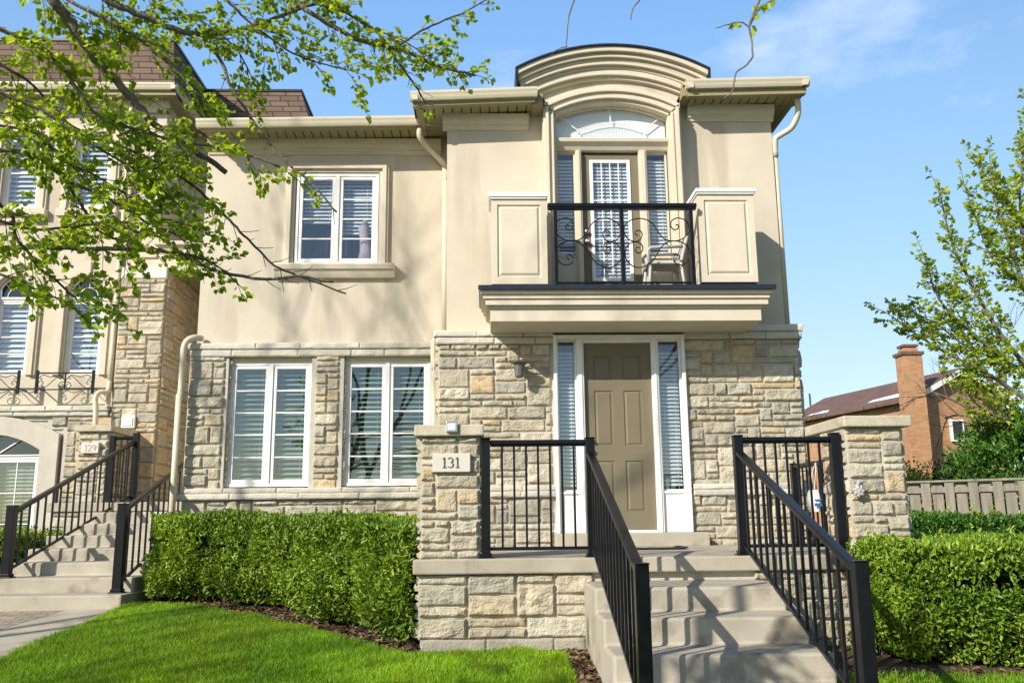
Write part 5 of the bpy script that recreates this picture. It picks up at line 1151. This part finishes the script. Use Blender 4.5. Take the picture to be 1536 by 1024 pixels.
# ---- tree at the right edge
T=thing('leafy_tree','young upright green tree at the right edge behind the wooden fence','tree',(10.2,15,-.8))
br=MB();lf=Leafer();tw=MB();rnd=random.Random(9);br.tube([(10.25,15,-.9),(10.2,15,-.3)],.11,10)
for r,pts in RTREE:
    sm=smooth(pts,4);nn=len(sm);br.tube(sm,[r*(1-.8*i/nn) for i in range(nn)],8)
    if r>.1:pass
    acc=0
    for i in range(4,nn):
        a,b_=Vector(sm[i-1]),Vector(sm[i]);acc+=(b_-a).length
        while acc>.05:
            acc-=.05;d=(b_-a).normalized();t=i/nn;dd=(rot(d,Vector((rnd.uniform(-.3,.3),-1,rnd.uniform(-.3,.3))).normalized(),rnd.choice((1,-1))*rnd.uniform(.35,1.0))+Vector((0,rnd.uniform(-.5,.5),.35))).normalized()
            spray(tw,lf,b_,dd,rnd.uniform(.22,.62)*(1.1-.6*t),rnd,leaf=.085,step=.05,r=.006,depth=1,bare=.08)
    spray(tw,lf,sm[-1],Vector(sm[-1])-Vector(sm[-3]),.6,rnd,leaf=.095,step=.07,r=.008)
br.build('trunk',M['bark'],T,smooth=True);tw.build('twigs',M['twig'],T);lf.build('crown',M['leaf'],T,(.20,.32,.03),(.52,.62,.09),ratio=.66)
def grow(mb,p,d,L,r,n,rnd,up=.1,spread=.7,lfr=None,minr=.004,leaf=.08):
    pts=[Vector(p)];q=Vector(p);k=5;d=Vector(d).normalized()
    for i in range(k):
        d=(d+Vector((rnd.uniform(-.16,.16),rnd.uniform(-.16,.16),rnd.uniform(-.1,.1)+up*.2))).normalized();q=q+d*(L/k);pts.append(q.copy())
    mb.tube(pts,r,8 if r>.05 else 5,r1=r*.62,cap=False)
    if lfr is not None and n<=1:
        for w in pts[1:]:
            for _ in range(3):lfr.add(w+Vector((rnd.uniform(-.05,.05),)*3),(rnd.uniform(-1,1),rnd.uniform(-1,1),rnd.uniform(-.8,.6)),leaf*rnd.uniform(.7,1.3))
    if n==0:return
    for i in range(2 if n>3 else 3):
        j=k if i<2 else rnd.choice((2,3,4));ax=Vector((rnd.uniform(-1,1),rnd.uniform(-1,1),rnd.uniform(-1,1))).normalized()
        dd=rot(d,ax,rnd.uniform(.35,1)*spread);grow(mb,pts[j],dd,L*rnd.uniform(.66,.84),max(minr,r*.6),n-1,rnd,up,spread,lfr,minr,leaf)
# bare shrub / small tree before the brick house
T=thing('bare_tree','mostly leafless spreading tree in front of the brick house gable','tree',(9.6,16,-.8))
br=MB();lf=Leafer();rnd=random.Random(4)
for pts,r in (([(10.4,17,-.8),(10.3,17,1.0),(10.1,17,2.0),(9.7,17,3.0),(9.3,17,3.8)],.06),([(10.3,17,1.2),(9.6,17,1.9),(9.1,17,2.2),(8.75,17,2.35)],.035),([(10.3,17,1.0),(9.9,17,1.6),(9.3,17,1.9),(8.9,17,1.85)],.03),([(10.1,17,2.0),(10.2,17,3.0),(10.0,17,4.0)],.03)):
    sm=smooth(pts,4);br.tube(sm,[r*(1-.6*i/len(sm)) for i in range(len(sm))],7)
    for i in range(5,len(sm),2):
        a=Vector(sm[i]);d=(Vector(sm[i])-Vector(sm[i-1])).normalized();grow(br,a,rot(d,Vector((rnd.uniform(-.3,.3),1,0)).normalized(),rnd.choice((1,-1))*.7),.5,.012,2,rnd,lfr=lf if rnd.random()<.5 and a.x>9.4 else None,leaf=.09)
br.build('trunk',M['bark'],T,smooth=True);lf.build('crown',M['leaf'],T,(.14,.20,.03),(.28,.34,.06),ratio=.6)
# evergreen and low shrubs behind the fence
def bush(name,label,cx,cy,z0,rx,ry,h,n,cols,seed,size=.08,cat='shrub'):
    rs=np.random.RandomState(seed);t=thing(name,label,cat,(cx,cy,z0));a=rs.rand(n)*6.283;u_=rs.rand(n);el=np.arccos(1-u_*1.25);rr=(.72+.28*rs.rand(n)**.4)*(.72+.55*vnoise(a*2,el*3,1.6,seed));
    P=np.stack([cx+rx*rr*np.sin(el)*np.cos(a),cy+ry*rr*np.sin(el)*np.sin(a),z0+h*.42+h*.55*rr*np.cos(el)],1);D=P-np.array([cx,cy,z0+h*.3]);D/=np.linalg.norm(D,axis=1,keepdims=True);D=D+rs.randn(n,3)*.7+np.array([0,0,.2])
    q=rs.rand(n,1);C=np.array([cols[0]])*(1-q)+np.array([cols[1]])*q;leafmesh('foliage',P,D,size*rs.uniform(.7,1.3,n),size*.5*rs.uniform(.8,1.2,n),C,M['hleaf'],t,seed=seed)
    b=MB();rnd=random.Random(seed)
    for k in range(12):
        a=rnd.uniform(0,6.28);b.tube([(cx,cy,z0),(cx+rx*.35*math.cos(a),cy+ry*.35*math.sin(a),z0+h*.4),(cx+rx*.75*math.cos(a),cy+ry*.75*math.sin(a),z0+h*.75)],.025,5,r1=.006)
    b.build('stems',M['twig'],t);return t
bush('evergreen_shrub','dense dark green rounded shrub behind the right end of the fence',9.1,15,-.9,1.15,1.1,2.6,15000,((.04,.12,.015),(.12,.25,.03)),21,.085)
bush('evergreen_shrub','small dark shrub just behind the fence below the bare tree',8.1,15.2,-.9,.6,.6,1.75,5000,((.02,.055,.015),(.055,.11,.03)),22,.07)
bush('yellow_shrub','low yellow-green shrub behind the fence beside the pier',7.1,14.8,-.9,.42,.4,1.75,3500,((.22,.26,.03),(.40,.40,.06)),23,.06)
bush('green_shrub','bright green shrub filling the right edge above the fence',10.4,14.4,-.9,1.1,1,3.0,11000,((.05,.14,.015),(.13,.27,.03)),24,.085)
# street trees behind the camera: they give the branch shadows and the window reflections
for i,(x,y,s,sd) in enumerate(((-16,-4,1.1,2),(-4.5,-7.5,1.05,6),(4.5,-9,1.1,8),(-11,2.0,1.35,13))):
    T=thing('street_tree',('wide bare-branched street tree across the lawn to the left','bare-branched street tree behind the viewer','tall bare-branched street tree behind the viewer to the right','slender bare-branched street tree beside the left-hand walk')[i],'tree',(x,y,gz(x,y)))
    br=MB();lf=Leafer();rnd=random.Random(sd);grow(br,(x,y,gz(x,y)-.1),(0.03,.02,1),3.2*s,.19 if i<3 else .13,6 if i<3 else 6,rnd,up=.25 if i<3 else .45,spread=.72 if i<3 else .6,lfr=None if i in(0,3) else lf,minr=.008,leaf=.05)
    br.build('trunk',M['bark'],T,smooth=True)
    if lf.P:lf.build('crown',M['leaf'],T,(.08,.16,.02),(.2,.32,.04))
# ============================================================ CAMERA, LIGHT, SKY
cam=bpy.data.cameras.new('camera');co=bpy.data.objects.new('camera',cam);COL.objects.link(co);scn.camera=co
cam.sensor_width=36;cam.lens=1340/1536*36;cam.clip_end=2000;cam.clip_start=.05
m=Matrix.Rotation(R(-1.8),4,'Z')@Matrix.Rotation(R(90+11.31),4,'X')@Matrix.Rotation(R(-0.6),4,'Z');co.matrix_world=m
sun=bpy.data.lights.new('sun','SUN');so=bpy.data.objects.new('sun',sun);COL.objects.link(so)
sd=Vector((1.0,1.0,-.82)).normalized();so.rotation_euler=sd.to_track_quat('-Z','Y').to_euler();sun.energy=5.0;sun.angle=R(.53);sun.color=(1,.93,.82)
w=bpy.data.worlds.new('World');scn.world=w;w.use_nodes=True;nt=w.node_tree;ns=nt.nodes;lk=nt.links;ns.clear()
out=ns.new('ShaderNodeOutputWorld');bg=ns.new('ShaderNodeBackground');sky=ns.new('ShaderNodeTexSky');sky.sky_type='NISHITA';sky.sun_disc=False
sky.sun_elevation=math.asin(-sd.z);sky.sun_rotation=R(225);sky.air_density=1.0;sky.dust_density=.35;sky.ozone_density=1.5
bg.inputs[1].default_value=.11
tc=ns.new('ShaderNodeTexCoord');mp=ns.new('ShaderNodeMapping');mp.inputs['Scale'].default_value=(1,1,2.6);mp.inputs['Location'].default_value=(.35,.2,.1);lk.new(tc.outputs['Generated'],mp.inputs[0])
n1=ns.new('ShaderNodeTexNoise');n1.inputs['Scale'].default_value=2.6;n1.inputs['Detail'].default_value=9;n1.inputs['Roughness'].default_value=.6;lk.new(mp.outputs[0],n1.inputs['Vector'])
rp=ramp(ns,[(.60,(0,0,0)),(.78,(.5,.5,.5))]);lk.new(n1.outputs[0],rp.inputs[0])
mx=ns.new('ShaderNodeMixRGB');lk.new(rp.outputs[0],mx.inputs[0]);lk.new(sky.outputs[0],mx.inputs[1]);mx.inputs[2].default_value=(7.5,7.8,8.2,1)
sp=ns.new('ShaderNodeSeparateXYZ');lk.new(tc.outputs['Generated'],sp.inputs[0])
vl=ns.new('ShaderNodeMapRange');vl.interpolation_type='SMOOTHSTEP';vl.inputs['From Min'].default_value=.2;vl.inputs['From Max'].default_value=.95;vl.inputs['To Max'].default_value=.70;lk.new(sp.outputs['Y'],vl.inputs['Value'])
veil=ns.new('ShaderNodeMixRGB');lk.new(vl.outputs[0],veil.inputs[0]);lk.new(sky.outputs[0],veil.inputs[1])
zr=ramp(ns,[(0,(6.6,7.7,8.3)),(.3,(3.5,6.1,9.1)),(.62,(1.7,4.0,8.6))]);lk.new(sp.outputs['Z'],zr.inputs[0]);lk.new(zr.outputs[0],veil.inputs[2])
lk.new(veil.outputs[0],mx.inputs[1]);mx.inputs[2].default_value=(8.2,8.6,9.0,1);lk.new(mx.outputs[0],bg.inputs[0]);lk.new(bg.outputs[0],out.inputs[0])
vs=scn.view_settings;vs.view_transform='Standard';vs.look='None';vs.exposure=.34;vs.gamma=1
scn.render.engine='CYCLES'
